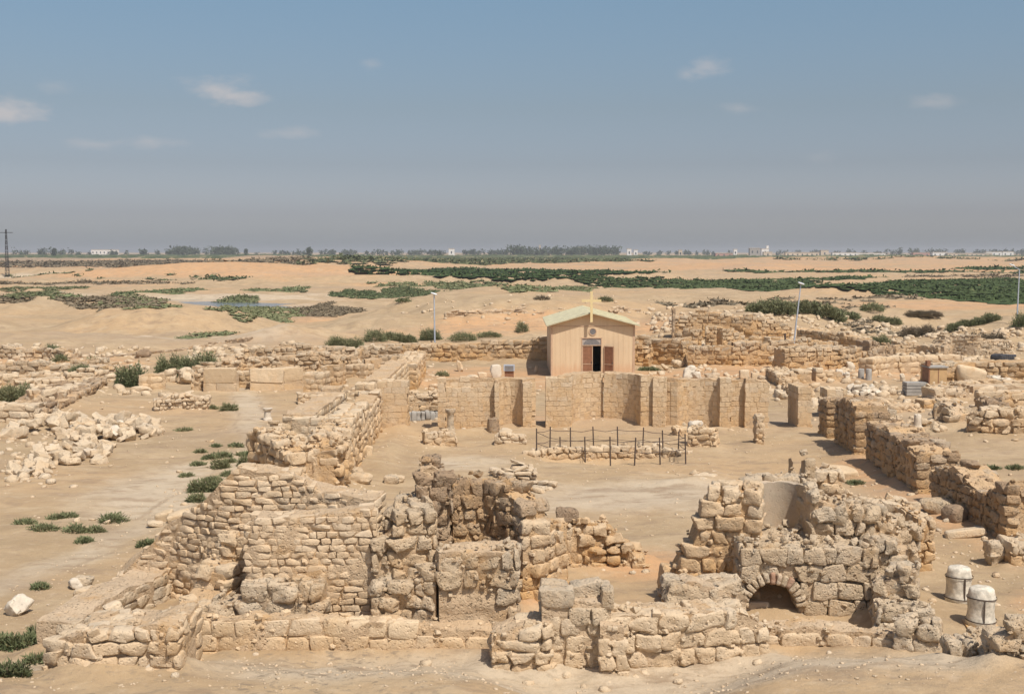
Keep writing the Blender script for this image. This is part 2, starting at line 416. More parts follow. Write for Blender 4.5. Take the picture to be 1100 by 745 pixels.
# ------------------------------------------------------------------ mesh building
class Acc:
    def __init__(s): s.v = []; s.f = []; s.m = []; s.a = []; s.o = []; s.n = 0
    def add(s, v, f, mi=0, rnd=0.5, och=0.0):
        v = np.asarray(v, float).reshape(-1, 3); f = np.asarray(f, np.int64)
        s.v.append(v); s.f.append(f + s.n)
        s.m.append(np.full(len(f), mi) if np.isscalar(mi) else mi)
        s.a.append(np.full(len(v), rnd) if np.isscalar(rnd) else np.asarray(rnd))
        s.o.append(np.full(len(v), och) if np.isscalar(och) else np.asarray(och))
        s.n += len(v)
    def box(s, x0, x1, y0, y1, z0, z1, mi=0, rnd=.5):
        v = [(x, y, z) for z in (z0, z1) for y in (y0, y1) for x in (x0, x1)]
        s.add(v, [(0, 2, 3, 1), (4, 5, 7, 6), (0, 1, 5, 4), (2, 6, 7, 3), (0, 4, 6, 2), (1, 3, 7, 5)], mi, rnd)
    def tube(s, p, q, r0, r1=None, n=8, mi=0, rnd=.5):
        r1 = r0 if r1 is None else r1
        p = Vector(p); q = Vector(q); d = (q - p).normalized()
        a = d.orthogonal().normalized(); b = d.cross(a)
        vs = []
        for (c, r) in ((p, r0), (q, r1)):
            for k in range(n):
                t = 2 * math.pi * k / n; vs.append(c + (a * math.cos(t) + b * math.sin(t)) * r)
        vs += [p, q]
        s.add([tuple(v) for v in vs], [(k, (k + 1) % n, n + (k + 1) % n, n + k) for k in range(n)], mi, rnd)
        s.add([tuple(v) for v in vs], [((k + 1) % n, k, 2 * n) for k in range(n)] + [(n + k, n + (k + 1) % n, 2 * n + 1) for k in range(n)], mi, rnd)
    def build(s, name, mats, parent=None, smooth=True, loc=None, angle=None):
        me = bpy.data.meshes.new(name)
        V = np.concatenate(s.v); 
        if loc is not None: V = V - np.array(loc)
        me.vertices.add(len(V)); me.vertices.foreach_set('co', V.astype(np.float32).ravel())
        loops = np.concatenate([f.ravel() for f in s.f]); tot = np.concatenate([np.full(len(f), f.shape[1]) for f in s.f])
        me.loops.add(len(loops)); me.loops.foreach_set('vertex_index', loops.astype(np.int32))
        me.polygons.add(len(tot))
        st = np.concatenate([[0], np.cumsum(tot)[:-1]])
        me.polygons.foreach_set('loop_start', st.astype(np.int32)); me.polygons.foreach_set('loop_total', tot.astype(np.int32))
        me.polygons.foreach_set('material_index', np.concatenate(s.m).astype(np.int32))
        me.polygons.foreach_set('use_smooth', np.full(len(tot), bool(smooth)))
        for nm, src in (('rnd', s.a), ('och', s.o)):
            at = me.attributes.new(nm, 'FLOAT', 'POINT'); at.data.foreach_set('value', np.concatenate(src).astype(np.float32))
        for m_ in (mats if isinstance(mats, (list, tuple)) else [mats]): me.materials.append(M[m_])
        me.update(calc_edges=True); me.validate()
        o = bpy.data.objects.new(name, me); COL.objects.link(o)
        if loc is not None: o.location = loc
        if parent is not None: o.parent = parent
        if angle: 
            try: me.set_sharp_from_angle(angle=math.radians(angle))
            except Exception: pass
        return o

LABELS = set()
def tag(o, label=None, cat=None, group=None, kind=None):
    if label: o['label'] = label
    if cat: o['category'] = cat
    if group: o['group'] = group
    if kind: o['kind'] = kind
    return o
def empty(name, loc, rz=0.):
    o = bpy.data.objects.new(name, None); COL.objects.link(o); o.location = loc; o.rotation_euler = (0, 0, rz)
    o.empty_display_size = .2
    return o

_tpl = {}
def template(n):
    if n in _tpl: return _tpl[n]
    idx = {}; vs = []; fs = []
    def g(i, j, k):
        key = (i, j, k)
        if key not in idx: idx[key] = len(vs); vs.append((2 * i / n - 1, 2 * j / n - 1, 2 * k / n - 1))
        return idx[key]
    for a in range(n):
        for b in range(n):
            fs.append((g(a, b, 0), g(a, b + 1, 0), g(a + 1, b + 1, 0), g(a + 1, b, 0)))
            fs.append((g(a, b, n), g(a + 1, b, n), g(a + 1, b + 1, n), g(a, b + 1, n)))
            fs.append((g(a, 0, b), g(a + 1, 0, b), g(a + 1, 0, b + 1), g(a, 0, b + 1)))
            fs.append((g(a, n, b), g(a, n, b + 1), g(a + 1, n, b + 1), g(a + 1, n, b)))
            fs.append((g(0, a, b), g(0, a, b + 1), g(0, a + 1, b + 1), g(0, a + 1, b)))
            fs.append((g(n, a, b), g(n, a + 1, b), g(n, a + 1, b + 1), g(n, a, b + 1)))
    _tpl[n] = (np.array(vs, float), np.array(fs)); return _tpl[n]

def stones(acc, C, H, yaw, p=6., rough=.25, n=3, mi=0, rnd=None, och=0., tilt=.03, freq=3.5):
    """many dressed or broken stones at once: centres C, half sizes H"""
    C = np.asarray(C, float).reshape(-1, 3); H = np.asarray(H, float).reshape(-1, 3); N = len(C)
    if N == 0: return
    T, Fq = template(n)
    # push the grid lines outwards so that the rounding sits near the edges
    if n > 2:
        e0 = 1 - 2 / n; e1 = 1 - (.05 if rough < .13 else (.10 if rough < .3 else .15))
        aT = np.abs(T); T = np.sign(T) * np.where(aT > e0 + 1e-6, 1., aT * e1 / max(e0, 1e-6))
    v = T / (np.sum(np.abs(T) ** p, 1) ** (1 / p))[:, None]
    yaw = np.broadcast_to(np.asarray(yaw, float), (N,))
    rnd = R.random(N) if rnd is None else np.broadcast_to(np.asarray(rnd, float), (N,))
    och = np.broadcast_to(np.asarray(och, float), (N,))
    v = np.broadcast_to(v, (N,) + v.shape).copy()
    # broken corners: flat chips struck off
    npl = 0 if rough < .13 else (2 if rough < .3 else (4 if rough < .5 else 6)); dep = .98 - .26 * min(rough, .7)
    for j in range(npl):
        nn_ = R.choice([-1., 1.], (N, 3)) * R.uniform(.1, 1, (N, 3)); nn_ /= np.linalg.norm(nn_, axis=1)[:, None]
        t_ = np.einsum('nki,ni->nk', v, nn_); mxs = t_.max(1)
        ex_ = np.maximum(t_ - (mxs * R.uniform(dep - .12, 1.0, N))[:, None], 0)
        v -= ex_[:, :, None] * nn_[:, None, :]
    V = v * H[:, None, :]
    sh = R.normal(0, 1, (N, 6)) * min(.16, rough * .5)
    V[:, :, 0] += V[:, :, 2] * sh[:, 0, None]; V[:, :, 2] += V[:, :, 0] * sh[:, 1, None] * .35
    V[:, :, 0] *= 1 + sh[:, 2, None] * v[:, :, 2]; V[:, :, 1] *= 1 + sh[:, 3, None] * v[:, :, 0]; V[:, :, 2] *= 1 + sh[:, 4, None] * v[:, :, 0]
    mn = H.min(1)
    q = (V + C[:, None, :] + rnd[:, None, None] * 57.).reshape(-1, 3)
    d = .8 * vnoise(q * freq, 5) + .55 * vnoise(q * freq * 2.3, 6)
    if n >= 5: d += .4 * vnoise(q * freq * 5.5, 8)
    V = V + (v / np.linalg.norm(v, axis=2)[:, :, None]) * (d.reshape(N, -1) * (mn * rough)[:, None])[:, :, None]
    tx = R.normal(0, tilt, N); ty = R.normal(0, tilt, N); yw = yaw + R.normal(0, tilt, N)
    x, y, z = V[:, :, 0], V[:, :, 1], V[:, :, 2]
    c, s = np.cos(tx)[:, None], np.sin(tx)[:, None]; y, z = y * c - z * s, y * s + z * c
    c, s = np.cos(ty)[:, None], np.sin(ty)[:, None]; x, z = x * c + z * s, -x * s + z * c
    c, s = np.cos(yw)[:, None], np.sin(yw)[:, None]; x, y = x * c - y * s, x * s + y * c
    V = np.stack([x, y, z], -1) + C[:, None, :]
    K = len(T)
    F = (Fq[None] + (np.arange(N) * K)[:, None, None]).reshape(-1, 4)
    acc.add(V.reshape(-1, 3), F, mi, np.repeat(rnd, K), np.repeat(och, K))

def P3(pts):
    """(px, py_base, py_top) traced corners -> (x, y, zbase, ztop) on the terrain"""
    out = []
    for (px, pb, pt) in pts:
        x, y, z = gp(px, pb); out.append((x, y, z, hz(y, pt)))
    return out

WALLPTS = []
def side_sign(a): return a
def wall_into(acc, W4, thk, ch=.22, sl=.5, rough=.25, p=6., n=3, ragged=.15, hint=(0, 1), och=0., miss=.02, gap=.012, tilt=.03, zb=None,
              jut=.03, hole=None, core=True, varh=.0, mi=0, cmi=1, seed=None, cap=False):
    """a masonry wall of separate stones on both leaves round a mud core, along a whole polyline"""
    if rough >= .13: p = max(p, 7.); gap *= .5; tilt *= .7
    seed = int(abs(W4[0][0] * 71 + W4[0][1] * 13)) if seed is None else seed
    W = np.array(W4, float); seg = np.hypot(np.diff(W[:, 0]), np.diff(W[:, 1]))
    keep = np.concatenate([[True], seg > 1e-3]); W = W[keep]; seg = np.hypot(np.diff(W[:, 0]), np.diff(W[:, 1]))
    cum = np.concatenate([[0], np.cumsum(seg)]); L = cum[-1]
    if L < .05: return
    tg = np.diff(W[:, :2], axis=0) / seg[:, None]; nm = np.stack([-tg[:, 1], tg[:, 0]], 1)
    if (nm * seg[:, None]).sum(0) @ np.array(hint) < 0: nm = -nm
    def at(s):
        k = int(np.clip(np.searchsorted(cum, s, side='right') - 1, 0, len(seg) - 1))
        return W[k, :2] + tg[k] * (s - cum[k]), tg[k], nm[k]
    gs = np.linspace(0, L, int(L * 6) + 4)
    gt = np.interp(gs, cum, W[:, 3]) + ragged * (n1(gs + W[0, 0] * 3.3, .9, seed) + .5 * n1(gs + W[0, 0] * 1.3, .33, seed + 1))
    gb = np.interp(gs, cum, W[:, 2])
    zlo = W[:, 2].min() - .3 if zb is None else zb
    ztmax = gt.max() + .05
    nl = 1 if thk < .34 else max(2, int(round(thk / max(.42, ch * 1.5)))); lw = thk / nl
    C = []; Hh = []; rn = []; oc = []; yw = []
    k = 0; z = zlo
    while z < ztmax:
        h = ch * (1 + varh * random.uniform(-1, 1)); zc = z + h / 2
        for j in range(nl):
            s = -random.random() * sl * .6; inner = 0 < j < nl - 1
            while s < L:
                l = sl * random.choice((random.uniform(.45, .8), random.uniform(.7, 1.2), random.uniform(1.0, 1.45)))
                if s + l > L and s + l * .45 < L: l = L - s + random.uniform(0, .04)
                s0 = max(s, 0); l2 = min(s + l, L + .04) - s0; sc = s0 + l2 / 2
                if l2 > sl * .22:
                    zt = float(np.interp(sc, gs, gt)); b0 = float(np.interp(sc, gs, gb))
                    ok = zc < zt and zc > b0 - .45 and random.random() > miss and not (inner and zc < zt - h * 2.2)
                    if ok and (hole is None or not hole(sc, zc)):
                        near_top = zc > zt - h * 1.1
                        xy, t, nn = at(sc); jo = random.uniform(-.35, 1.) * jut
                        off = (j + .5) * lw + (0 if inner else (-jo if j == 0 else jo))
                        xy = xy + nn * off
                        dz = random.uniform(-.3, .12) * h * (.5 if near_top and ragged > .05 else 0)
                        C.append((xy[0], xy[1], zc + dz + .015 * math.sin(sc * 1.7 + k)))
                        Hh.append((l2 / 2 - gap / 2, lw / 2 - gap / 4, (h - gap) / 2 * (random.uniform(.9, 1.12) if near_top else 1)))
                        rn.append(random.random()); yw.append(math.atan2(t[1], t[0]))
                        oc.append(np.clip(och * 1.5 * (1 - (zc - b0) / max(.5, zt - b0)) + .1 * och, 0, 1) if och > 0 else 0)
                s += l
        z += h; k += 1
    for q in np.arange(0, L, .25):
        p_, t__, n__ = at(q); WALLPTS.append((p_[0], p_[1], n__[0], n__[1], thk))
    if C: stones(acc, C, Hh, np.array(yw), p, rough, n, mi, rn, oc, tilt)
    if n >= 5 and rough >= .2:      # chinking stones in the joints and broken bits lying on the top
        C = []; Hh = []
        hm = max(.2, float(np.mean(gt)) - W[:, 2].mean())
        for _ in range(int(L * hm * 16)):
            q = random.random() * L; zt = float(np.interp(q, gs, gt)); b0 = float(np.interp(q, gs, gb)); p_, t_, n_ = at(q)
            w = random.uniform(.025, .075); p_ = p_ + n_ * (random.uniform(.0, .05) if random.random() < .8 else thk - random.uniform(.0, .05)); zq = random.uniform(b0, zt)
            if hole is not None and (hole(q, zq) or hole(q + .12, zq) or hole(q - .12, zq)): continue
            C.append((p_[0], p_[1], max(zq, zlo))); Hh.append((w, w * .8, w * random.uniform(.45, .8)))
        for _ in range(int(L * thk * 11)):
            q = random.random() * L; zt = float(np.interp(q, gs, gt)); p_, t_, n_ = at(q)
            w = random.uniform(.025, .06) if random.random() < .7 else random.uniform(.06, .13); p_ = p_ + n_ * random.uniform(.03, thk - .03)
            C.append((p_[0], p_[1], zt + (.12 if cap else .06) * ch + w * .1)); Hh.append((w, w * .8, w * random.uniform(.45, .8)))
        if C: stones(acc, C, Hh, R.random(len(C)) * 6.28, 6, .45, 3, mi, None, och * .5, .3, 6)
    if core:
        cell = .075 if n >= 7 else (.10 if n >= 5 else (.15 if n >= 4 and ch < .26 else .22))
        ns = max(4, int(L / cell) + 1); ss = np.linspace(.04, L - .04, ns)
        zt = np.interp(ss, gs, gt) + (ch * (.10 + .30 * n1(ss, .6, seed + 3)) if cap else -ch * (.35 + .25 * n1(ss, .5, seed + 3)))
        hcol = max(.2, float(zt.max()) - zlo); nz = max(2, int(hcol / cell)); nt_ = max(2, int(thk / cell))
        ins = ((.012 + jut * .45 + rough * .075) if rough >= .13 else .02) if thk > .3 else thk * .25
        prof = np.array([(ins, w) for w in np.linspace(0, 1, nz)] + [(o, 1.) for o in np.linspace(ins, thk - ins, nt_ + 1)[1:]] + [(thk - ins, w) for w in np.linspace(1, 0, nz)[1:]])
        m_ = len(prof)
        A = [at(q) for q in ss]; base = np.array([q[0] for q in A]); nrm = np.array([q[2] for q in A])
        zz = zlo + (np.maximum(zt, zlo + .05)[:, None] - zlo) * prof[:, 1][None, :]
        xy = base[:, None, :] + nrm[:, None, :] * prof[:, 0][None, :, None]
        V = np.concatenate([xy, zz[:, :, None]], -1).reshape(-1, 3)
        am = (.035 + .07 * rough) if rough >= .13 else .008
        side = np.where(prof[:, 0] <= ins + 1e-6, -1., np.where(prof[:, 0] >= thk - ins - 1e-6, 1., 0.))
        dn = (1.0 * vnoise(V * 1.4, 3) + .7 * vnoise(V * 4.1, 13) + .4 * vnoise(V * 11, 14)) * am * np.tile(side, ns)
        if och > .2:      # mud and crumbled mortar sticking out low on the face
            lowf = np.clip(1 - (V[:, 2] - np.repeat(np.interp(ss, gs, gb), m_)) / 1.1, 0, 1)
            dn += side_sign(np.tile(side, ns)) * .10 * min(1, och) * lowf ** .7 * np.clip(vnoise(V * 1.1, 23) + .5 * vnoise(V * 5, 24) + .05, 0, 1)
        V[:, :2] += dn[:, None] * np.repeat(nrm, m_, 0); V[:, 2] += (.055 * vnoise(V * 2.3, 4) + .04 * vnoise(V * 6, 4) + .02 * vnoise(V * 15, 4)) * (np.tile(prof[:, 1], ns) > .95)
        ii = np.arange(ns - 1)[:, None] * m_ + np.arange(m_ - 1)[None]
        acc.add(V, np.stack([ii, ii + 1, ii + m_ + 1, ii + m_], -1).reshape(-1, 4), cmi, .4, och * .8)
        for e0 in (0, ns - 1):
            ids = np.arange(m_) + e0 * m_; cen = V[ids].mean(0)
            acc.add(np.concatenate([V[ids], cen[None]]), [(i, i + 1, m_) for i in range(m_ - 1)] + [(m_ - 1, 0, m_)], cmi, .4, och * .8)

def wall(label, pts, thk, mats='lime', name='ruined_wall', cat='wall', group=None, world=False, **kw):
    acc = Acc()
    secs = pts if isinstance(pts, dict) else {0: pts}
    if isinstance(pts, list) and pts and isinstance(pts[0], list):
        for sub in pts: wall_into(acc, sub if world else P3(sub), thk, **kw)
        first = (pts[0] if world else P3(pts[0][:1]))[0]
    else:
        W4 = pts if world else P3(pts)
        wall_into(acc, W4, thk, **kw); first = W4[0]
    o = acc.build(name, [mats, 'mortar'], loc=(first[0], first[1], first[2]), angle=38 if kw.get('rough', .25) >= .13 else 14)
    return tag(o, label, cat, group)

# ================================================================== the ground
def build_ground():
    ys = np.concatenate([np.arange(-60, 14, 4.), [14.]])
    r = [14.]
    while r[-1] < 12000: r.append(r[-1] + max(.10, r[-1] * (.0062 if r[-1] < 900 else .02)))
    ys = np.concatenate([ys, np.array(r[1:])])
    u = np.linspace(-1, 1, 560)
    hw = .60 * np.maximum(ys, 0) + 20
    X = u[None] * hw[:, None]; Y = ys[:, None].repeat(len(u), 1)
    Z = th(X, Y)
    # blown sand and crumbled mortar banked up against the walls
    wp = np.array(WALLPTS); D = np.zeros_like(Z)
    for (wx, wy, nx, ny, tk) in wp[wp[:, 1] < 100]:
        r0, r1 = np.searchsorted(ys, [wy - 1.4, wy + tk + 1.4]); 
        if r1 <= r0: continue
        cx0 = wx / hw[r0:r1]; c0 = int(max(0, ((cx0.min() + 1) / 2 * 559) - 1.6 / hw[r0] * 280 - 3)); c1 = int(min(560, ((cx0.max() + 1) / 2 * 559) + 1.6 / hw[r0] * 280 + 4))
        sx, sy = X[r0:r1, c0:c1], Y[r0:r1, c0:c1]
        q = np.clip((sx - wx) * nx + (sy - wy) * ny, 0, tk); d = np.hypot(sx - wx - nx * q, sy - wy - ny * q)
        D[r0:r1, c0:c1] = np.maximum(D[r0:r1, c0:c1], np.exp(-(d / .38) ** 1.5))
    nzz = n2(X.ravel(), Y.ravel(), .9, seed=61, octs=2).reshape(Z.shape)
    Z = Z + D * (.13 + .12 * nzz)
    a = Acc()
    nr, nc = X.shape
    V = np.stack([X, Y, Z], -1).reshape(-1, 3)
    ii = np.arange(nr - 1)[:, None] * nc + np.arange(nc - 1)[None]
    a.add(V, np.stack([ii, ii + 1, ii + nc + 1, ii + nc], -1).reshape(-1, 4))
    o = a.build('desert_ground', 'ground')
    tag(o, 'pale sandy desert plain with trodden earth, dunes and spoil mounds', 'ground', kind='structure')
    x, y = V[:, 0], V[:, 1]
    def G(cx, cy, rx, ry, pw=1.): return np.exp(-(((x - cx) / rx) ** 2 + ((y - cy) / ry) ** 2) ** pw)
    org = .30 * sstep(150, 300, y) + .25 * sstep(420, 700, y) * (1 - sstep(980, 1200, y)) - .3 * sstep(1000, 1300, y)
    for g in [(-84, 372, 70, 22, 2), (30, 185, 30, 10), (72, 190, 26, 14), (-36, 96, 8, 3), (-26, 155, 8, 10), (1, 28.4, 1.3, 1.6), (4.2, 33, 2.2, 2), (13.5, 29, 1.6, 3), (4, 127, 22, 5), (14, 42, 1.4, 12), (26, 95, 10, 4), (150, 560, 120, 60, 2),
              (16, 84, 20, 8), (-2, 84, 8, 10), (4.2, 62, 8, 2), (-45, 120, 14, 6), (75, 195, 26, 10)]:
        org = np.maximum(org, .85 * G(*g))
    pal = np.zeros(len(x))
    for g in [(-62, 228, 34, 14, 2), (-40, 190, 20, 14), (-28, 250, 30, 20), (-130, 240, 60, 16, 2), (4, 43, 6, 4), (-2, 50, 3, 2.5), (20, 235, 40, 14), (-140, 395, 60, 8, 2), (0, 23.5, 14, 2.2, 2), (-34, 118, 14, 8),
              (-13, 44, 3, 8), (28, 67, 3, 2), (-9, 24, 5, 1.5, 2)]:
        pal = np.maximum(pal, .75 * G(*g))
    tk = np.array([(-13.5, 29), (-12.6, 34), (-11.6, 40), (-11.2, 47), (-11.8, 55), (-14, 64), (-17, 76)])
    near = (y > 25) & (y < 80) & (x < -4) & (x > -24); dt = np.full(len(x), 99.)
    yi = y[near]; cxp = np.interp(yi, tk[:, 1], tk[:, 0]) + .25 * n2(yi * 0, yi, 3, seed=71); dt[near] = x[near] - cxp
    pal = np.maximum(pal, .62 * np.exp(-(dt / 1.5) ** 2))
    brn = .55 * np.maximum(np.exp(-((dt - .75) / .16) ** 2), np.exp(-((dt + .75) / .16) ** 2))
    foot = near | ((y > 33) & (y < 58) & (x > -5.5) & (x < 14))
    for g in [(-13, 37, 3.6, 3.2), (-13, 31, 3, 2), (-30, 165, 10, 10), (-9, 40, 2, 6), (-25, 50, 10, 4), (-14, 76, 7, 2.5), (14.6, 28.6, 1.8, 2), (30, 46, 6, 3), (46, 122, 10, 7), (-60, 212, 20, 8), (10, 39.5, 4, 2.2), (3, 44, 7, .5), (-14, 55, 8, 5)]:
        brn = np.maximum(brn, .55 * G(*g))
    brn = np.maximum(brn, .75 * sstep(980, 1120, y) * (1 - sstep(1800, 2200, y)))
    ca = o.data.attributes.new('soil', 'FLOAT_COLOR', 'POINT')
    ca.data.foreach_set('color', np.stack([org, pal, brn, np.ones(len(x))], -1).astype(np.float32).ravel())
    lit = (1 - sstep(26.5, 28, y)) * np.maximum(.4, np.maximum(np.exp(-((x + 3.4) / 3.2) ** 2), .8 * np.exp(-((x + 8) / 2) ** 2)))
    at = o.data.attributes.new('litter', 'FLOAT', 'POINT'); at.data.foreach_set('value', lit.astype(np.float32))

# pond in the low ground
def pond():
    n = 64; zz = -.33
    vs = [(-54, 203, zz)]
    for k in range(n):
        t = 2 * math.pi * k / n; vs.append((-54 + 22 * math.cos(t), 203 + 26 * math.sin(t), zz))
    a = Acc(); a.add(vs, [(0, 1 + k, 1 + (k + 1) % n) for k in range(n)])
    tag(a.build('water', 'water'), 'small grey-blue salt pond beyond the spoil mound', 'water', kind='structure')
pond()

# ================================================================== ruins: foreground left
wall('tall stepped wall of small rounded stones climbing from lower left, highest at left foreground',
     [(118, 650, 632), (150, 648, 600), (185, 647, 566), (232, 647, 528), (258, 647, 503), (312, 647, 510), (345, 647, 532), (405, 647, 540)],
     .95, 'brick', ch=.155, sl=.36, rough=.27, p=5, n=4, ragged=.14, gap=.02, tilt=.05, jut=.03, och=.2, varh=.1, cap=True, name='stepped_stone_wall')
wall('flat front wall of small neat stone courses with green plant at its right end',
     [(262, 672, 566), (275, 672, 557), (335, 672, 556), (404, 672, 549)], .8, 'brick', ch=.158, sl=.36, rough=.26, p=5, n=4, ragged=.04, gap=.02,
     tilt=.04, jut=.02, och=.15, varh=.08, miss=.01, cap=True, name='coursed_stone_wall')
W_ = lambda *a: list(a)
wall('short stepped spur wall with pale flat caps running toward the viewer at left foreground',
     [W_((-5.95, 28.4, 0, 2.15), (-6.05, 27.75, 0, 2.1)), W_((-6.35, 27.7, 0, 1.62), (-6.5, 27.2, 0, 1.45)), W_((-6.55, 27.2, 0, 1.05), (-6.95, 26.1, 0, .7))],
     .85, 'lime', world=True, ch=.3, sl=.5, rough=.5, p=5, n=5, ragged=.1, hint=(-1, 0), och=.7, tilt=.06, jut=.06, name='spur_wall')
wall('low blocky platform of three stone courses at the lower left corner of the ruins',
     [(45, 724, 690), (90, 723, 684), (150, 722, 676), (192, 722, 674)], 1.5, 'lime', ch=.24, sl=.42, rough=.3, p=6, n=5, ragged=.1, och=.2, gap=.02, tilt=.05, varh=.1, jut=.06, cap=True, name='stone_platform')
wall('low broad wall with pale worn top running back along the lower left platform',
     [W_((-10.35, 25.6, 0, .72), (-9.9, 28.1, 0, .8), (-9.0, 31.2, 0, .72))], .95, 'grey', world=True, ch=.26, sl=.7, rough=.35, p=6, n=4, hint=(1, 0), ragged=.08, cap=True, name='low_wall')
wall('long low plastered plinth wall along the foot of the left foreground ruins',
     [(178, 702, 668), (260, 703, 664), (380, 703, 671), (530, 702, 678)], .55, 'ashlar', ch=.36, sl=.7, rough=.22, p=8, n=5, ragged=.06, och=.3, gap=.02, cap=True, name='plinth_wall')
wall('row of large rounded blocks in two courses standing on the left plinth',
     [(222, 693, 648), (300, 693, 628), (346, 693, 630)], .75, 'grey', ch=.42, sl=.55, rough=.33, p=7, n=9, ragged=.04, gap=.02, tilt=.04, jut=.06, name='block_wall')
# foreground middle tower
wall('massive heap-like tower of big grey eroded blocks left of the plastered slab',
     [[(398, 692, 640), (432, 692, 632), (470, 692, 604)], [(400, 676, 590), (428, 676, 556), (470, 676, 548)], [(412, 662, 556), (440, 662, 540), (466, 662, 545)]],
     1.0, 'grey', ch=.34, sl=.46, rough=.42, p=4, n=7, ragged=.2, och=.4, gap=.04, tilt=.08, jut=.1, miss=.05, varh=.2, name='block_tower')
wall('square pier with smooth plastered slab and rough blocks on top, centre left foreground',
     [(470, 694, 594), (510, 694, 592), (556, 694, 594)], .9, 'grey', ch=.4, sl=.5, rough=.3, p=8, n=8, cap=True, ragged=.08, gap=.02, tilt=.04, jut=.05, och=.2, hole=lambda s, z: .0 < s < 1.45 and z < 1.15, name='plastered_pier')
def slab(x0, x1, y0, y1, z0, z1, mat, seed=1, amp=.015, name='plaster', parent=None, yaw=0., div=10):
    T, Fq = template(div)
    H = np.array([(x1 - x0) / 2, (y1 - y0) / 2, (z1 - z0) / 2]); C = np.array([(x0 + x1) / 2, (y0 + y1) / 2, (z0 + z1) / 2])
    v = T / (np.sum(np.abs(T) ** 16, 1) ** (1 / 16))[:, None] * H
    w = v + C; d = vnoise(w * 2.7, seed) + .5 * vnoise(w * 7, seed + 1) + .25 * vnoise(w * 19, seed + 2)
    v = v + T / np.linalg.norm(T, axis=1)[:, None] * d[:, None] * amp
    c, s = math.cos(yaw), math.sin(yaw)
    v = np.stack([v[:, 0] * c - v[:, 1] * s, v[:, 0] * s + v[:, 1] * c, v[:, 2]], -1) + C
    a = Acc(); a.add(v, Fq, 0, .5, 0)
    return a.build(name, mat, parent=parent, loc=tuple(C) if parent is None else None)
def attach(child, parent):
    """child was built at world coordinates; keep it there under its parent"""
    child.parent = parent; child.matrix_parent_inverse = Matrix.Identity(4)
    child.location = Vector(child.location) - Vector(parent.location)
pier = [o for o in COL.objects if o.name == 'plastered_pier'][0]
attach(slab(xx(26.85, 471, 680), xx(26.85, 532, 680), 26.72, 26.98, -.2, 1.17, 'plaster', 3, name='plaster_slab'), pier)
wall('highest peak of stacked pitted blocks behind the grey tower, centre left',
     [(446, 652, 502), (465, 652, 495), (486, 652, 506)], 1.0, 'dark', ch=.32, sl=.42, rough=.5, p=4, n=7, ragged=.12, och=.3, gap=.04, tilt=.1, jut=.12, miss=.05, varh=.15, name='block_peak')
wall('back wall of square dark blocks above orange mud plaster, centre left',
     [(486, 650, 516), (520, 650, 514), (546, 649, 530), (562, 648, 548)], .85, 'dark', ch=.34, sl=.46, rough=.3, p=7, n=6, ragged=.14, och=.95, gap=.03, tilt=.04, jut=.05, name='ashlar_wall')
wall('upright pier of squared ochre blocks beside the narrow sandy passage',
     [(560, 652, 566), (584, 652, 562), (612, 652, 563)], .8, 'lime', ch=.33, sl=.44, rough=.25, p=7, n=6, ragged=.06, och=.9, gap=.02, tilt=.03, cap=True, name='squared_pier')
wall('rough ochre rubble wall falling away to the right behind the squared pier',
     [(606, 612, 560), (655, 611, 562), (668, 611, 580), (694, 613, 606)], .8, 'lime', ch=.27, sl=.36, rough=.6, p=4, n=5, ragged=.14, och=1., gap=.04, tilt=.12, jut=.1, varh=.2, name='rubble_wall')
wall('ledge of sandy stones lying along the crest behind the small coursed wall',
     [(300, 640, 548), (322, 640, 536), (375, 640, 532), (402, 640, 540)], .8, 'lime', ch=.2, sl=.45, rough=.4, p=5, n=5, ragged=.12, och=.3, tilt=.08, name='stone_ledge')

# ================================================================== foreground centre
wall('huge foreground wall of massive eroded blocks, low and long at bottom centre',
     [[(xx(q[1], q[0], 700), q[1], 0, hz(q[1], q[2])) for q in ((584, 24.4, 664), (655, 24.4, 663), (700, 24.5, 663), (760, 24.7, 662), (800, 24.9, 664), (826, 25.0, 674))]], 1.0, 'lime', world=True, ch=.36, sl=.56, rough=.30, p=8, n=8, ragged=.05,
     gap=.02, tilt=.03, jut=.05, och=.15, varh=.12, cap=True, name='massive_wall')
wall('raised square block course standing highest on the bottom centre wall',
     [(xx(24.4, q, 650), 24.38, 0, hz(24.4, t)) for q, t in ((580, 641), (620, 639), (658, 643))], .95, 'grey', world=True, zb=1.0, ch=.38, sl=.62, rough=.18, p=12, n=8, ragged=.03, gap=.03, tilt=.04, name='raised_blocks')
wall('broken shelf of layered rock left of the raised square blocks at bottom centre',
     [(xx(24.2, q, 700), 24.2, -.2, hz(24.2, t)) for q, t in ((526, 686), (560, 678), (592, 672))], 1.0, 'lime', ch=.26, sl=.8, rough=.4, p=4.5, n=9, ragged=.1, gap=.03, tilt=.05, jut=.08, och=.2, cap=True, world=True, name='rock_shelf')
wall('single buttress block stack against the face of the bottom centre wall',
     [(xx(24.0, q, 700), 24.05, -.2, hz(24.05, t)) for q, t in ((643, 677), (673, 679))], .5, 'lime', ch=.34, sl=.52, rough=.32, p=5, n=8, cap=True, ragged=.1, gap=.03, tilt=.05, jut=.08, och=.15, world=True, name='buttress')
wall('pale rounded hump of masonry between the centre wall and the arch',
     [(716, 692, 656), (735, 692, 634), (768, 692, 630), (804, 692, 642)], .9, 'grey', ch=.42, sl=.9, rough=.35, p=3.5, n=9, ragged=.05, gap=.0, tilt=.05, cap=True, name='rounded_masonry')

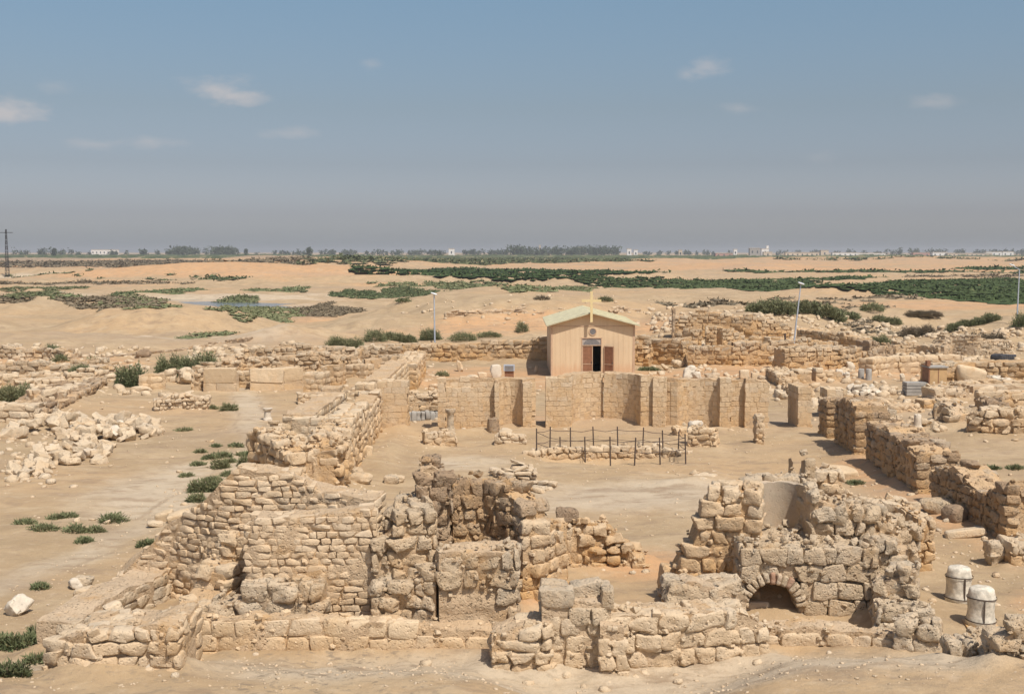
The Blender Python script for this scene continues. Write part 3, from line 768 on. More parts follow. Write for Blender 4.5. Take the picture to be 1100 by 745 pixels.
# ================================================================== foreground right: niche and arch
wall('stepped ragged wall of square blocks rising to the niche, right foreground',
     [(712, 652, 644), (727, 651, 620), (740, 650, 590), (752, 649, 558), (764, 649, 528), (800, 648, 524), (816, 648, 524)], .95, 'lime', ch=.36, sl=.46, rough=.3, p=5, n=8, ragged=.1, och=.8, gap=.03, tilt=.05, jut=.07, varh=.15, miss=.03,
     name='stepped_block_wall')
def niche():
    cy = 31.0; cx = xx(cy, 839, 550); r = xx(cy, 861, 550) - cx
    a = Acc(); n = 18; zs = np.linspace(.9, hz(30.6, 525), 9)
    rin, rout = r, r + .25
    V = []; 
    for z in zs:
        for k in range(n + 1):
            t = math.pi * k / n
            q = 1 + .02 * float(n1(k * .4 + z * 3, 1)[0])
            V.append((cx + math.cos(t) * rin * q, cy + math.sin(t) * rin * q, z + (.07 * float(n1(k * .7, 1)[0]) if z == zs[-1] else 0)))
    m_ = n + 1
    F = [(i * m_ + k + 1, i * m_ + k, (i + 1) * m_ + k, (i + 1) * m_ + k + 1) for i in range(len(zs) - 1) for k in range(n)]
    a.add(V, F, 0)
    # back of shell and rim
    V2 = [(x + (x - cx) * .25 / r, y + (y - cy) * .25 / r, z) for x, y, z in V]; off = len(V)
    top = (len(zs) - 1) * m_
    VV = V + V2
    F2 = [(off + i * m_ + k, off + i * m_ + k + 1, off + (i + 1) * m_ + k + 1, off + (i + 1) * m_ + k) for i in range(len(zs) - 1) for k in range(n)]
    F2 += [(top + k, top + k + 1, off + top + k + 1, off + top + k) for k in range(n)]
    a.add(VV, F2, 0)
    o = a.build('plaster_lining', 'plaster')
    b = Acc()
    wl_, ww = xx(30.4, 812, 550), xx(30.4, 866, 550)
    # masonry hugging the niche: back and right jamb
    wall_into(b, [(cx - r - .45, cy + r + .16, .0, hz(31.6, 522)), (cx + r + .3, cy + r + .16, .0, hz(31.6, 514))], .8, ch=.38, sl=.5, rough=.35, n=6, ragged=.1, och=.2, gap=.03)
    wall_into(b, [(cx + r + .02, cy - .35, .0, hz(30.6, 530)), (cx + r + .62, cy - .4, .0, hz(30.6, 528))], 1.1, ch=.45, sl=.55, rough=.3, n=7, ragged=.04, gap=.03)
    wall_into(b, [(cx - r - .02, cy - .3, 0, hz(30.6, 526)), (cx - r - .5, cy - .3, 0, hz(30.6, 524))], 1., ch=.38, sl=.45, rough=.35, n=6, ragged=.05, gap=.03)
    # filled floor of the niche
    wall_into(b, [(cx - r, cy - .45, .0, 1.42), (cx + r, cy - .45, .0, 1.40)], 1.1, ch=.35, sl=.5, rough=.35, n=6, ragged=.04, gap=.02)
    w = b.build('niche_wall', ['grey', 'mortar'], loc=(cx, cy, 0))
    tag(w, 'masonry around a tall concave plastered niche, right foreground above the arch', 'wall')
    attach(o, w)
niche()

def arch():
    D = 27.9
    X = lambda px: xx(D, px, 630)
    cx = X(830); zc = hz(D, 652); r = (X(855.5) - X(804.5)) / 2; rt = .27
    ztop = hz(D, 583)
    b = Acc()
    xl, xr = X(795), X(944)
    def hole_fn(x0):
        def f(s, z):
            x = x0 + s
            return (abs(x - cx) < r + .26 and z < zc) and (abs(x - cx) < r + .12) or (z >= zc - .05 and math.hypot(x - cx, z - zc) < r + rt + .05)
        return f
    # front leaf with the opening, body behind it left, right and above
    wall_into(b, [(xl, D, 0, ztop), (xr, D, 0, hz(D, 590))], .42, ch=.42, sl=.5, rough=.28, p=8, n=8, ragged=.03, gap=.02, hole=hole_fn(xl), core=False, tilt=.05, jut=.04, varh=.04, och=.15, seed=4)
    wall_into(b, [(xl, D + .08, 0, ztop), (cx - r - .1, D + .08, 0, ztop)], 1.9, ch=.42, sl=.5, rough=.3, n=5, ragged=.03)
    wall_into(b, [(cx + r + .1, D + .08, 0, ztop), (xr, D + .08, 0, hz(D, 588))], 1.9, ch=.42, sl=.5, rough=.3, n=5, ragged=.03)
    zo = zc + r + .12
    wall_into(b, [(cx - r - .25, D + .1, zo, ztop), (cx + r + .25, D + .1, zo, ztop)], 1.9, ch=.4, sl=.5, rough=.3, n=5, ragged=.03, zb=zo)
    o = b.build('arch_wall', ['grey', 'mortar'], loc=(cx, D, 0))
    tag(o, 'thick block wall pierced by a small dark round-headed arch, right foreground', 'wall')
    # voussoirs
    v = Acc(); C = []; H = []
    nv = 15
    T, Fq = template(5)
    for k in range(nv):
        t = math.pi * (k + .5) / nv
        rm = r + rt / 2 + random.uniform(-.02, .02)
        w2 = math.pi * rm / nv / 2 * random.uniform(.78, .9)
        vv = T / (np.sum(np.abs(T) ** 7, 1) ** (1 / 7))[:, None] * np.array([rt / 2 * random.uniform(.9, 1.05), .2, w2])
        q = vv + k * 7.3; vv = vv + T / np.linalg.norm(T, axis=1)[:, None] * (vnoise(q * 9, 3) * .018)[:, None]
        x = vv[:, 0] * math.cos(t) - vv[:, 2] * math.sin(t); z = vv[:, 0] * math.sin(t) + vv[:, 2] * math.cos(t)
        # k = 0 lies at the right springing
        v.add(np.stack([cx + rm * math.cos(t) + x, D + .15 + vv[:, 1] + random.uniform(-.02, .02), zc + rm * math.sin(t) + z], -1), Fq, 1 if k in (6, 7, 4) else 0, random.random())
    # vault soffit running back into the wall
    n = 14; V = []
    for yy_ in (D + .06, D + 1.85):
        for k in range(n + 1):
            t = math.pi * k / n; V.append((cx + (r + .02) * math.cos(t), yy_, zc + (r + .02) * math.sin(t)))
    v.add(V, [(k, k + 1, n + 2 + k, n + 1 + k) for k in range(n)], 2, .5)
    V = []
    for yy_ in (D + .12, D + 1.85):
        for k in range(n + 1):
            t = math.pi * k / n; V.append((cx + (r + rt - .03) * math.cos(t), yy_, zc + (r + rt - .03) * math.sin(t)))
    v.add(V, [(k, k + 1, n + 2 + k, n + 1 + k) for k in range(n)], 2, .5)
    # ring fill between soffit and extrados at the front
    V = []
    for rr in (r + .02, r + rt - .03):
        for k in range(n + 1):
            t = math.pi * k / n; V.append((cx + rr * math.cos(t), D + .12, zc + rr * math.sin(t)))
    v.add(V, [(k, k + 1, n + 2 + k, n + 1 + k) for k in range(n)], 2, .5)
    attach(v.build('arch_ring', ['grey', 'redbrick', 'mortar']), o)
    # blocking courses deep inside and the leaning slabs at its foot
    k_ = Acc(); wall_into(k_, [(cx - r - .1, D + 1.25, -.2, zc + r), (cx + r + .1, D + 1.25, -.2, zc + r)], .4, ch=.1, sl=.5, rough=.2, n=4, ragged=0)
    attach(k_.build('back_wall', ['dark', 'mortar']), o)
    attach(slab(cx - r + .02, cx + .02, D + .36, D + .5, -.3, zc + .02, 'plaster', 8, name='blocking_slab', div=6), o)
    attach(slab(cx + .05, cx + r - .02, D + .4, D + .55, -.3, zc - .06, 'plaster', 12, name='blocking_slab', div=6), o)
arch()
wall('ragged crest of big tilted blocks above and right of the niche',
     [[(868, 642, 532), (905, 641, 545), (932, 641, 548), (958, 640, 552), (984, 640, 566)], [(934, 658, 582), (985, 658, 590)]], 1.1, 'grey', ch=.34, sl=.44, rough=.5, p=4, n=7, ragged=.25, och=.25, gap=.05, tilt=.14, jut=.14, varh=.2, miss=.05,
     name='tilted_block_wall')
wall('projecting corner of large square blocks stepping down right of the arch wall',
     [[(936, 676, 622), (984, 676, 610)], [(940, 690, 655), (1003, 690, 652)], [(960, 704, 672), (1006, 704, 676)]], .75, 'grey', ch=.36, sl=.5, rough=.42, p=5, n=7, ragged=.12, gap=.05, tilt=.08, jut=.1, name='corner_blocks')
wall('low kerb of worn blocks along the foot of the arch wall',
     [(690, 700, 680), (800, 700, 676), (880, 700, 676), (962, 701, 682)], .55, 'lime', ch=.36, sl=.75, rough=.35, p=6, n=6, ragged=.05, gap=.02, och=.15, cap=True, name='kerb_wall')
wall('slender pier of ochre blocks with rounded head at the right end of the niche ruins',
     [W_((xx(32.4, 986), 32.2, 0, hz(32.4, 552)), (xx(32.4, 1006), 32.2, 0, hz(32.4, 560)))], 1.9, 'lime', world=True, ch=.3, sl=.4, rough=.35, p=5, n=6, ragged=.05, och=.95, gap=.03, tilt=.05, name='slender_pier')
wall('low wall of pale flat-topped blocks behind the niche, right of centre',
     [W_((xx(35.5, 868, 520), 35.5, 0, hz(35.5, 505)), (xx(35.5, 907, 520), 35.5, 0, hz(35.5, 508))), W_((xx(34.2, 905, 540), 34.2, 0, hz(34.2, 534)), (xx(34.2, 986, 540), 34.2, 0, hz(34.2, 541)))],
     1.1, 'lime', world=True, ch=.36, sl=.6, rough=.4, p=5, n=5, ragged=.16, och=.3, gap=.03, tilt=.06, jut=.08, name='flat_topped_wall')
wall('pair of thin upright slabs forming a slot on top of the niche ruins',
     [W_((xx(34.6, 850, 510), 34.6, 0, hz(34.6, 490)), (xx(34.6, 853.5, 510), 34.6, 0, hz(34.6, 488))), W_((xx(34.6, 864, 510), 34.6, 0, hz(34.6, 489)), (xx(34.6, 876, 510), 34.6, 0, hz(34.6, 492))),
      W_((xx(34.6, 843, 510), 34.3, 0, hz(34.3, 512)), (xx(34.6, 868, 510), 34.3, 0, hz(34.3, 510)))],
     .6, 'grey', world=True, ch=.5, sl=.8, rough=.2, p=8, n=5, ragged=.02, name='slot_slabs')
wall('line of tumbled rocks and kerb stones at the bottom right corner',
     [[(1016, 708, 690), (1052, 708, 688), (1072, 712, 696)], [(1068, 716, 684), (1085, 716, 676), (1110, 716, 672), (1135, 716, 676)]], .7, 'grey', ch=.3, sl=.5, rough=.55, p=4, n=6, ragged=.12, gap=.05, tilt=.14, jut=.12, varh=.2, name='rock_wall')

# ================================================================== right long wall in shade
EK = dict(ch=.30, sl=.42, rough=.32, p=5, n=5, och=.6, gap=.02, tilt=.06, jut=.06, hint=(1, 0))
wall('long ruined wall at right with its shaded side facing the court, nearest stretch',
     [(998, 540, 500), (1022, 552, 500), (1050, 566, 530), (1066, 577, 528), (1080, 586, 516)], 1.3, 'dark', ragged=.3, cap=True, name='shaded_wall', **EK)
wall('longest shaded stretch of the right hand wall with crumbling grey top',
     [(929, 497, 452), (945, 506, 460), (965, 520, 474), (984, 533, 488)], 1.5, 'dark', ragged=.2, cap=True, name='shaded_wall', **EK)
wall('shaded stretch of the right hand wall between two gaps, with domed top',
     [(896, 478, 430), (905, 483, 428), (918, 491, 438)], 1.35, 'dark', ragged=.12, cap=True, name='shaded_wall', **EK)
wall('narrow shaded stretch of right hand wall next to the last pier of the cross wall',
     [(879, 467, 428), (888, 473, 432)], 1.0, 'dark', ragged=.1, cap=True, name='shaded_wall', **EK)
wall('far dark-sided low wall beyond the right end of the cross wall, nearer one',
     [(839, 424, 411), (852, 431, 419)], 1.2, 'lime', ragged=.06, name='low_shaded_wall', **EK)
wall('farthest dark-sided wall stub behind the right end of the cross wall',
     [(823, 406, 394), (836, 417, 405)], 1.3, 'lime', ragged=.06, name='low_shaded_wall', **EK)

# ================================================================== left long wall
LK = dict(ch=.3, sl=.55, p=7, n=4, gap=.015)
wall('crumbling rough end of the left long wall with hollow and hanging masonry',
     [W_((-6.05, 41.6, 0, 2.0), (-6.0, 43.3, 0, 2.35), (-6.1, 45.6, 0, 2.3)), W_((-8.7, 45.0, 0, 2.1), (-8.1, 43.8, 0, 2.2), (-7.3, 42.8, 0, 2.0), (-6.6, 41.9, 0, 2.0))],
     1.2, 'lime', world=True, hint=(-1, .6), ch=.34, sl=.44, rough=.5, p=4, n=6, ragged=.35, och=.8, gap=.05, tilt=.16, jut=.16, varh=.25, miss=.06, name='crumbling_wall')
wall('inner left long wall with sunlit ochre face toward the court',
     [W_((-6.05, 45.5, 0, 2.3), (-6.1, 51, 0, 2.3), (-6.15, 51.2, 0, 1.9), (-6.25, 55, 0, 1.85), (-6.3, 58.4, 0, 2.0))], 1.0, 'lime', world=True, hint=(-1, 0), rough=.35, ragged=.08, och=.6, jut=.06, tilt=.04, cap=True, name='long_wall', **LK)
wall('front ashlar block face closing the corridor of the left long wall',
     [W_((xx(47.6, 313, 460), 47.6, 0, hz(47.6, 450)), (xx(47.6, 357, 460), 47.6, 0, hz(47.6, 451)))], .9, 'ashlar', world=True, rough=.1, ragged=.02, och=.1, name='ashlar_wall', **LK)
wall('outer left long wall with broad pale cement top',
     [W_((-8.0, 48.2, 0, 2.15), (-7.75, 56.5, 0, 2.1))], 1.25, 'ashlar', world=True, hint=(-1, 0), rough=.18, ragged=.03, och=.2, cap=True, name='outer_wall', **LK)
wall('cross wall and square pillar inside the corridor of the left long wall',
     [W_((xx(56.6, 345, 420), 56.6, 0, 2.2), (xx(56.6, 366, 420), 56.6, 0, 2.25)), W_((xx(58.2, 383, 420), 57.4, 0, 2.35), (xx(58.2, 404, 420), 57.4, 0, 2.4)), W_((xx(54, 370, 440), 54, 0, 1.75), (xx(54, 392, 440), 54, 0, 1.75))],
     1.1, 'ashlar', world=True, rough=.18, ragged=.03, och=.2, cap=True, name='corridor_wall', **LK)
wall('pale topped wall running back from the left pier toward the light pole',
     [W_((-6.3, 60.6, 0, 2.2), (-6.25, 73, 0, 2.15))], 1.2, 'ashlar', world=True, hint=(-1, 0), rough=.2, ragged=.04, och=.3, cap=True, name='receding_wall', **LK)
wall('rough ochre tail of the receding wall near the light pole base',
     [W_((-5.9, 74, 0, 1.9), (-6.0, 84, 0, 1.7))], 1.4, 'lime', world=True, hint=(-1, 0), rough=.55, ragged=.25, och=.9, ch=.35, sl=.5, p=4, n=4, gap=.04, tilt=.1, name='rough_wall')

# ================================================================== cross wall in front of the chapel
GK = dict(ch=.24, sl=.42, rough=.06, p=16, n=3, ragged=.06, gap=.006, tilt=.005, jut=.008, miss=.004, och=.45)
def arc(px0, px1, base, top, depth, n=12, y0=58.9):
    x0, x1 = xx(y0, px0, 440), xx(y0, px1, 440)
    out = []
    for k in range(n + 1):
        t = math.pi * (k / n)
        x = (x0 + x1) / 2 - math.cos(t) * (x1 - x0) / 2; y = y0 + math.sin(t) * depth
        out.append((x, y, 0, hz(y0, top)))
    return out
def st(px0, px1, y, top, top2=None):
    return [(xx(y, px0, 440), y, 0, hz(y, top)), (xx(y, px1, 440), y, 0, hz(y, top2 or top))]
wall('tall ashlar pier at the left end of the cross wall, standing alone by the gap', [st(405, 438, 58.6, 408)], 1.1, 'ashlar', world=True, name='ashlar_pier', **{**GK, 'ch': .3, 'sl': .5})
wall('rubble wall of loose stone layers seen through the gap left of the cross wall',
     [(436, 452, 420), (455, 452, 424), (474, 452, 420)], 1.0, 'lime', ch=.28, sl=.7, rough=.5, p=4, n=5, ragged=.15, och=.4, gap=.05, tilt=.1, jut=.12, name='rubble_wall')
wall('left section of the cross wall with recessed panel and shallow curved bay',
     [st(470, 478.5, 58.5, 408), st(478.5, 532, 58.9, 408), st(479, 518, 58.75, 418, 417), arc(535, 561, 463, 408, .55, 6, 58.85), st(531, 536, 58.55, 409)], .7, 'ashlar', world=True, cap=True, name='bay_wall', **GK)
wall('narrow upright pillar of cross wall beside the left gap', [st(561.5, 571, 58.6, 409)], .8, 'ashlar', world=True, name='wall_pillar', **GK)
ap = arc(614, 688, 463, 404.5, 1.6, 16, 58.9)
ap2 = [(x, y + .22, z, t) for (x, y, z, t) in ap[:8]] + ap[8:]
wall('middle section of the cross wall with a wide concave apse before the chapel',
     [st(586, 614, 58.9, 406, 405), ap2[:8] + [(ap[8][0], ap[8][1] + .22, 0, ap[8][3])], ap2[8:], st(688, 701, 58.9, 406), st(701, 715.5, 58.65, 406, 408)], .7, 'ashlar', world=True, cap=True, name='apse_wall', **GK)
wall('right section of the cross wall with broken lower masonry and two recesses',
     [arc(728, 773, 463, 408.5, .5, 8, 58.8), st(773, 785, 58.55, 408), st(785, 800, 58.95, 409), st(800, 826, 58.6, 408, 410)], .75, 'ashlar', world=True, cap=True, name='recessed_wall', **{**GK, 'miss': .012})
wall('square ashlar pier at the right end of the cross wall before the dark walls', [st(857, 872.5, 58.4, 413.5)], 2.2, 'ashlar', world=True, name='ashlar_pier', **{**GK, 'ch': .3, 'sl': .5})
wall('low pale ashlar block behind the right end pier', [st(888, 910, 63, 418)], 1.5, 'ashlar', world=True, name='ashlar_block', **{**GK, 'ch': .3, 'sl': .5})
# court furniture of stone
wall('few low ashlars just above and left of the crumbled stub by the railing', [(726, 470, 460), (742, 470, 458)], .9, 'ashlar', ch=.25, sl=.5, rough=.35, n=5, ragged=.15, och=.4, gap=.03, name='stone_stub')
wall('low crumbled stub of ashlars under the white boulder near the railing', [(738, 482, 462), (752, 483, 458), (768, 484, 466)], .9, 'ashlar', ch=.25, sl=.5, rough=.35, n=5, ragged=.15, och=.4, gap=.03, tilt=.06, name='stone_stub')
wall('small upright stone stub right of the court below the cross wall', [(812, 479, 448), (821, 479, 449)], .7, 'lime', ch=.28, sl=.35, rough=.4, n=5, ragged=.05, och=.4, name='stone_stub')
wall('low rubble footing left of the railing at the foot of the bay wall', [(530, 480, 468), (545, 480, 464), (566, 480, 470)], 1.2, 'lime', ch=.2, sl=.4, rough=.5, p=4, n=4, ragged=.15, gap=.05, tilt=.12, name='rubble_footing')
wall('low block footing in front of the small column stub', [(456, 481, 466), (474, 481, 463), (491, 481, 468)], .9, 'lime', ch=.26, sl=.45, rough=.4, p=5, n=5, ragged=.12, och=.4, gap=.04, name='block_footing')
wall('flat spread of pale foundation stones in the court left of centre', [[(543, 521, 508), (560, 520, 500), (578, 520, 506)], [(548, 532, 520), (586, 534, 526)]], 1.6, 'lime', ch=.16, sl=.5, rough=.6, p=4, n=4, ragged=.12, gap=.06, tilt=.12, miss=.15, jut=.15, core=False, name='foundation_stones')
wall('thin line of flat stones on the sand at the right of the court', [(736, 524, 520), (758, 518, 513), (780, 512, 506)], .7, 'lime', ch=.13, sl=.5, rough=.6, p=4, n=4, ragged=.05, gap=.08, miss=.2, core=False, tilt=.1, name='foundation_stones')
def ring_curb():
    b = Acc(); pts = []
    for k in range(21):
        t = math.pi * (k / 20)
        pts.append((4.1 + 3.15 * math.cos(t), 51.2 + 1.35 * math.sin(t), -.55, .10))
    wall_into(b, pts, .5, ch=.26, sl=.42, rough=.45, p=4.5, n=5, ragged=.06, gap=.03, och=.5, tilt=.07, hint=(0, 1))
    tag(b.build('pit_lining', ['lime', 'mortar'], loc=(4.1, 51.2, 0)), 'curved lining of rough stones around the sunken pit inside the railing', 'pit lining')
ring_curb()

# ================================================================== left ruins
wall('narrow pale block set behind the right end of the white ashlar stump', [(176, 413, 396), (188, 413, 396)], 1.4, 'ashlar', ch=.42, sl=.9, rough=.15, p=8, n=5, ragged=.03, gap=.03, name='ashlar_block')
wall('white ashlar stump of flat blocks with green bush close behind, left middle', [(149, 420, 402), (178, 420, 400)], 1.4, 'ashlar', ch=.42, sl=.9, rough=.15, p=8, n=5, ragged=.03, och=.3, gap=.03, name='ashlar_stump')
wall('round heap-like wall of loose rubble below the ashlar stump, left middle', [(165, 443, 430), (180, 443, 424), (200, 442, 424), (225, 441, 427)], 1.1, 'lime', ch=.2, sl=.3, rough=.5, p=4, n=4, ragged=.14, gap=.04, tilt=.15, jut=.1, varh=.2, name='rubble_wall')
wall('ragged broken pier left of the smooth slab, left middle', [(205, 421, 402), (216, 421, 396)], 1., 'lime', ch=.3, sl=.4, rough=.55, p=4, n=4, ragged=.2, och=.5, tilt=.1, name='broken_pier')
wall('tall smooth upright slab wall with small blocks at its foot, left middle', [(218, 422, 398), (252, 422, 398)], .8, 'ashlar', ch=.9, sl=2.6, rough=.05, p=12, n=5, ragged=.02, och=.2, name='slab_wall')
wall('ochre recessed masonry joining the two smooth slab walls', [(251, 419, 399), (270, 419, 399)], .8, 'lime', ch=.3, sl=.6, rough=.3, p=6, n=4, ragged=.05, och=1., name='recessed_wall')
wall('long smooth slab wall of two joined pieces, left of the corridor ruins', [(268, 421, 394), (300, 421, 394), (326, 419, 396)], .9, 'ashlar', ch=.9, sl=2.2, rough=.06, p=12, n=5, ragged=.03, och=.3, name='slab_wall')
wall('jumbled course of broken masonry above the smooth slab walls', [(226, 408, 392), (250, 403, 385), (290, 400, 382), (330, 400, 380), (384, 400, 381)], 1.6, 'far', ch=.3, sl=.6, rough=.6, p=4, n=4, ragged=.3, och=.3, gap=.05, tilt=.1, jut=.15, name='jumbled_wall')
wall('long low broken wall running left from the far court wall', [(262, 391, 376), (320, 390, 371), (385, 389, 374), (430, 388, 370)], 1.6, 'far', ch=.32, sl=.7, rough=.55, p=4, n=3, ragged=.25, och=.3, gap=.04, tilt=.08, jut=.12, name='broken_wall')
wall('rear part of the small square ruin left of the corridor walls', [(366, 408, 390), (392, 408, 392)], 1.3, 'lime', ch=.34, sl=.6, rough=.25, n=4, ragged=.08, och=.5, name='ruin_stump')
wall('low left step of the small square ruin by the corridor walls', [(325, 425, 400), (348, 425, 402)], 1.3, 'lime', ch=.34, sl=.6, rough=.25, n=4, ragged=.08, och=.5, name='ruin_stump')
wall('small square stump with flat block front left of the corridor walls', [(344, 416, 392), (365, 416, 391)], 1.3, 'lime', ch=.34, sl=.6, rough=.25, p=6, n=4, ragged=.08, och=.5, gap=.03, name='building_stump')
wall('low wall of pale blocks between the stump and the corridor', [(320, 436, 423), (345, 434, 420), (362, 432, 418)], .8, 'lime', ch=.25, sl=.5, rough=.4, p=5, n=4, ragged=.2, gap=.04, tilt=.08, name='low_block_wall')
wall('rough masonry strip in front of the receding wall', [(392, 398, 386), (420, 397, 383), (442, 396, 381)], 1.2, 'far', ch=.3, sl=.6, rough=.5, p=4, n=3, ragged=.15, och=.5, gap=.04, tilt=.08, name='masonry_strip')
DK = dict(ch=.24, sl=.7, rough=.5, p=4.5, n=4, ragged=.08, och=.4, gap=.04, tilt=.05, jut=.08, hint=(-1, 0))
wall('slanting lower wall band of dark thin stones at far left', [(43, 455, 441), (80, 435, 425), (116, 416, 407)], 1.1, 'dark', name='slanting_wall', **DK)
wall('slanting upper wall band of dark thin stones behind the lower one at far left', [(36, 443, 429), (60, 430, 419), (80, 420, 410)], 1.1, 'dark', name='slanting_wall', **DK)
wall('squared end wall of pale blocks left of the slanting walls', [(-30, 456, 436), (0, 456, 434), (36, 456, 434)], 1.2, 'lime', ch=.34, sl=.8, rough=.4, p=5, n=4, ragged=.12, gap=.04, name='pale_end_wall')
wall('pale masonry corner between the green bush and the slanting walls', [(28, 440, 420), (48, 438, 420), (75, 420, 412)], 1.0, 'lime', ch=.34, sl=.7, rough=.35, p=5, n=4, ragged=.08, gap=.03, name='pale_corner')
wall('long low wall of mixed blocks at far left below the round bush', [(-40, 404, 390), (30, 403, 390), (75, 402, 391), (130, 402, 392)], 1.4, 'far', ch=.32, sl=.7, rough=.5, p=4, n=3, ragged=.2, gap=.05, tilt=.08, jut=.12, name='mixed_block_wall')
wall('uppermost pitted masonry at the far left edge', [(-40, 388, 374), (10, 388, 372), (42, 388, 376), (75, 389, 380)], 1.5, 'far', ch=.32, sl=.6, rough=.55, p=4, n=3, ragged=.25, gap=.05, tilt=.08, jut=.12, name='pitted_wall')
wall('broken middle row of stones at far left beside the large green bush', [(-40, 420, 404), (0, 419, 404), (30, 417, 406), (70, 415, 404)], 1.4, 'lime', ch=.3, sl=.6, rough=.55, p=4, n=4, ragged=.25, gap=.05, tilt=.1, jut=.12, miss=.06, name='broken_row')
wall('low wall of flat blocks right of the twin bushes at left', [(72, 410, 401), (100, 408, 397), (118, 404, 398)], 1.2, 'lime', ch=.28, sl=.6, rough=.4, p=5, n=4, ragged=.12, gap=.04, name='flat_block_wall')

wall('inner stub of broken masonry on the kom left of the upper terrace', [(690, 384, 374), (706, 383, 371), (722, 383, 375)], 1.3, 'far', ch=.3, sl=.5, rough=.5, n=3, ragged=.3, och=.4, gap=.04, tilt=.1, name='masonry_stub')
wall('crumbled wall footing among loose stones below the stained block corner', [(880, 398, 388), (905, 397, 384), (930, 398, 390)], 1.3, 'far', ch=.3, sl=.5, rough=.5, n=3, ragged=.3, och=.5, gap=.04, tilt=.1, name='wall_footing')
wall('broken low wall between the marble fragments and the domed shaded wall', [(905, 437, 428), (930, 436, 424), (955, 438, 430)], 1.1, 'lime', ch=.26, sl=.45, rough=.45, n=4, ragged=.3, och=.4, gap=.04, tilt=.1, name='broken_wall')
wall('short ruined wall left of the upended rocks on the right', [(960, 446, 438), (975, 444, 434), (990, 445, 439)], 1.0, 'lime', ch=.26, sl=.45, rough=.5, n=4, ragged=.3, och=.4, gap=.04, tilt=.12, name='ruined_stub')
wall('sagging row of stones in front of the broad low ochre wall', [(1030, 419, 410), (1065, 418, 408), (1120, 419, 410)], 1.0, 'lime', ch=.28, sl=.5, rough=.5, n=4, ragged=.25, och=.5, gap=.04, tilt=.1, name='sagging_row')
wall('eroded wall on the hummock left of the retaining wall', [(962, 381, 371), (985, 380, 368), (1008, 382, 373)], 1.3, 'far', ch=.28, sl=.5, rough=.5, n=3, ragged=.35, och=.3, gap=.04, tilt=.1, name='eroded_wall')
wall('eroded row of stones crossing the slope above the court wall, right', [(860, 384, 373), (895, 383, 371), (930, 384, 376)], 1.3, 'far', ch=.28, sl=.5, rough=.5, n=3, ragged=.35, och=.4, gap=.04, tilt=.1, name='eroded_row')
wall('rear broken wall at far left above the slanting walls', [(75, 399, 389), (105, 398, 386), (128, 395, 388)], 1.3, 'far', ch=.28, sl=.5, rough=.5, n=3, ragged=.35, och=.4, gap=.04, tilt=.1, name='rear_wall')
wall('very low ruined kerb at far left between middle row and mixed wall', [(-30, 412, 403), (20, 411, 401), (60, 410, 404)], 1.2, 'far', ch=.26, sl=.5, rough=.5, n=3, ragged=.35, och=.4, gap=.04, tilt=.1, name='ruined_kerb')

wall('thin dark line of kerb stones curving over the slope behind the bushes, left', [(98, 387, 385), (180, 378, 376), (228, 371, 369), (272, 364, 361)], .5, 'dark', ch=.16, sl=.6, rough=.5, n=3, ragged=.1, name='kerb_line')
wall('eroded hard ledge breaking the sandy mound left of the chapel roof', [(478, 341, 337), (515, 338, 333), (552, 336, 332), (584, 338, 335)], 1.6, 'mortar', ch=.28, sl=.9, rough=.6, n=3, ragged=.35, gap=.05, tilt=.1, jut=.15, name='eroded_ledge')
wall('short eroded ledge on the sandy mound right of the chapel roof', [(655, 336, 333), (672, 335, 331), (694, 337, 334)], 1.6, 'mortar', ch=.28, sl=.9, rough=.6, n=3, ragged=.35, gap=.05, tilt=.1, jut=.15, name='eroded_ledge')
# ================================================================== far court walls and right ruins
FK = dict(ch=.34, sl=.75, rough=.4, p=5, n=3, gap=.05, tilt=.06, jut=.1, och=.85)
wall('long two-tone court wall behind the light pole, left of the chapel', [(385, 388, 374), (455, 388, 369), (520, 388, 367), (592, 388, 362)], 1.3, 'far', ragged=.14, name='court_wall', **FK)
wall('dark streaked court wall immediately right of the chapel', [(680, 394, 363), (697, 394, 362), (700, 392, 365), (734, 394, 363)], 1.3, 'far', ragged=.16, name='court_wall', **FK)
wall('long court wall right of the chapel with broken upper courses', [(738, 396, 372), (790, 394, 368), (845, 392, 368), (880, 392, 373)], 1.3, 'far', ragged=.35, name='court_wall', **FK)
wall('far court wall stretching past the second light pole', [(842, 400, 374), (900, 398, 372), (930, 397, 376), (948, 397, 380)], 1.3, 'far', ragged=.12, name='court_wall', **FK)
wall('upper terrace wall on the kom behind the chapel, right', [(722, 366, 340), (760, 365, 334), (805, 364, 338), (850, 364, 350)], 1.4, 'far', ragged=.5, miss=.1, name='terrace_wall', **FK)
wall('middle terrace wall with dark slots between upper terrace and court wall', [[(724, 378, 356), (745, 378, 352), (754, 378, 355)], [(757, 376, 352), (770, 376, 353)], [(776, 377, 352), (800, 377, 357)], [(804, 378, 362), (860, 378, 365), (900, 378, 368)]], 1.3, 'far', ragged=.4, cap=True, name='terrace_wall', **FK)
wall('thin upright slab at the left edge of the upper terrace', [(722, 370, 334), (725, 370, 333)], .7, 'dark', ch=.6, sl=.6, rough=.3, p=6, n=4, ragged=.05, name='upright_slab')
wall('broken terrace wall toward the right of the second light pole', [(855, 370, 352), (890, 372, 356), (925, 374, 362)], 1.6, 'far', ragged=.25, name='broken_terrace_wall', **FK)
wall('dark stained block wall end at the corner of the ashlar court wall', [(933, 397, 369), (943, 397, 369), (960, 395, 370)], 1.6, 'dark', ch=.5, sl=.9, rough=.35, p=6, n=5, ragged=.08, gap=.04, name='stained_block_wall')
wall('neat two-course ashlar wall right of the stained block corner', [(937, 404, 386), (960, 402, 382), (1035, 402, 382)], 1.1, 'ashlar', ch=.42, sl=.8, rough=.2, p=6, n=4, ragged=.05, gap=.05, och=.3, name='two_course_wall')
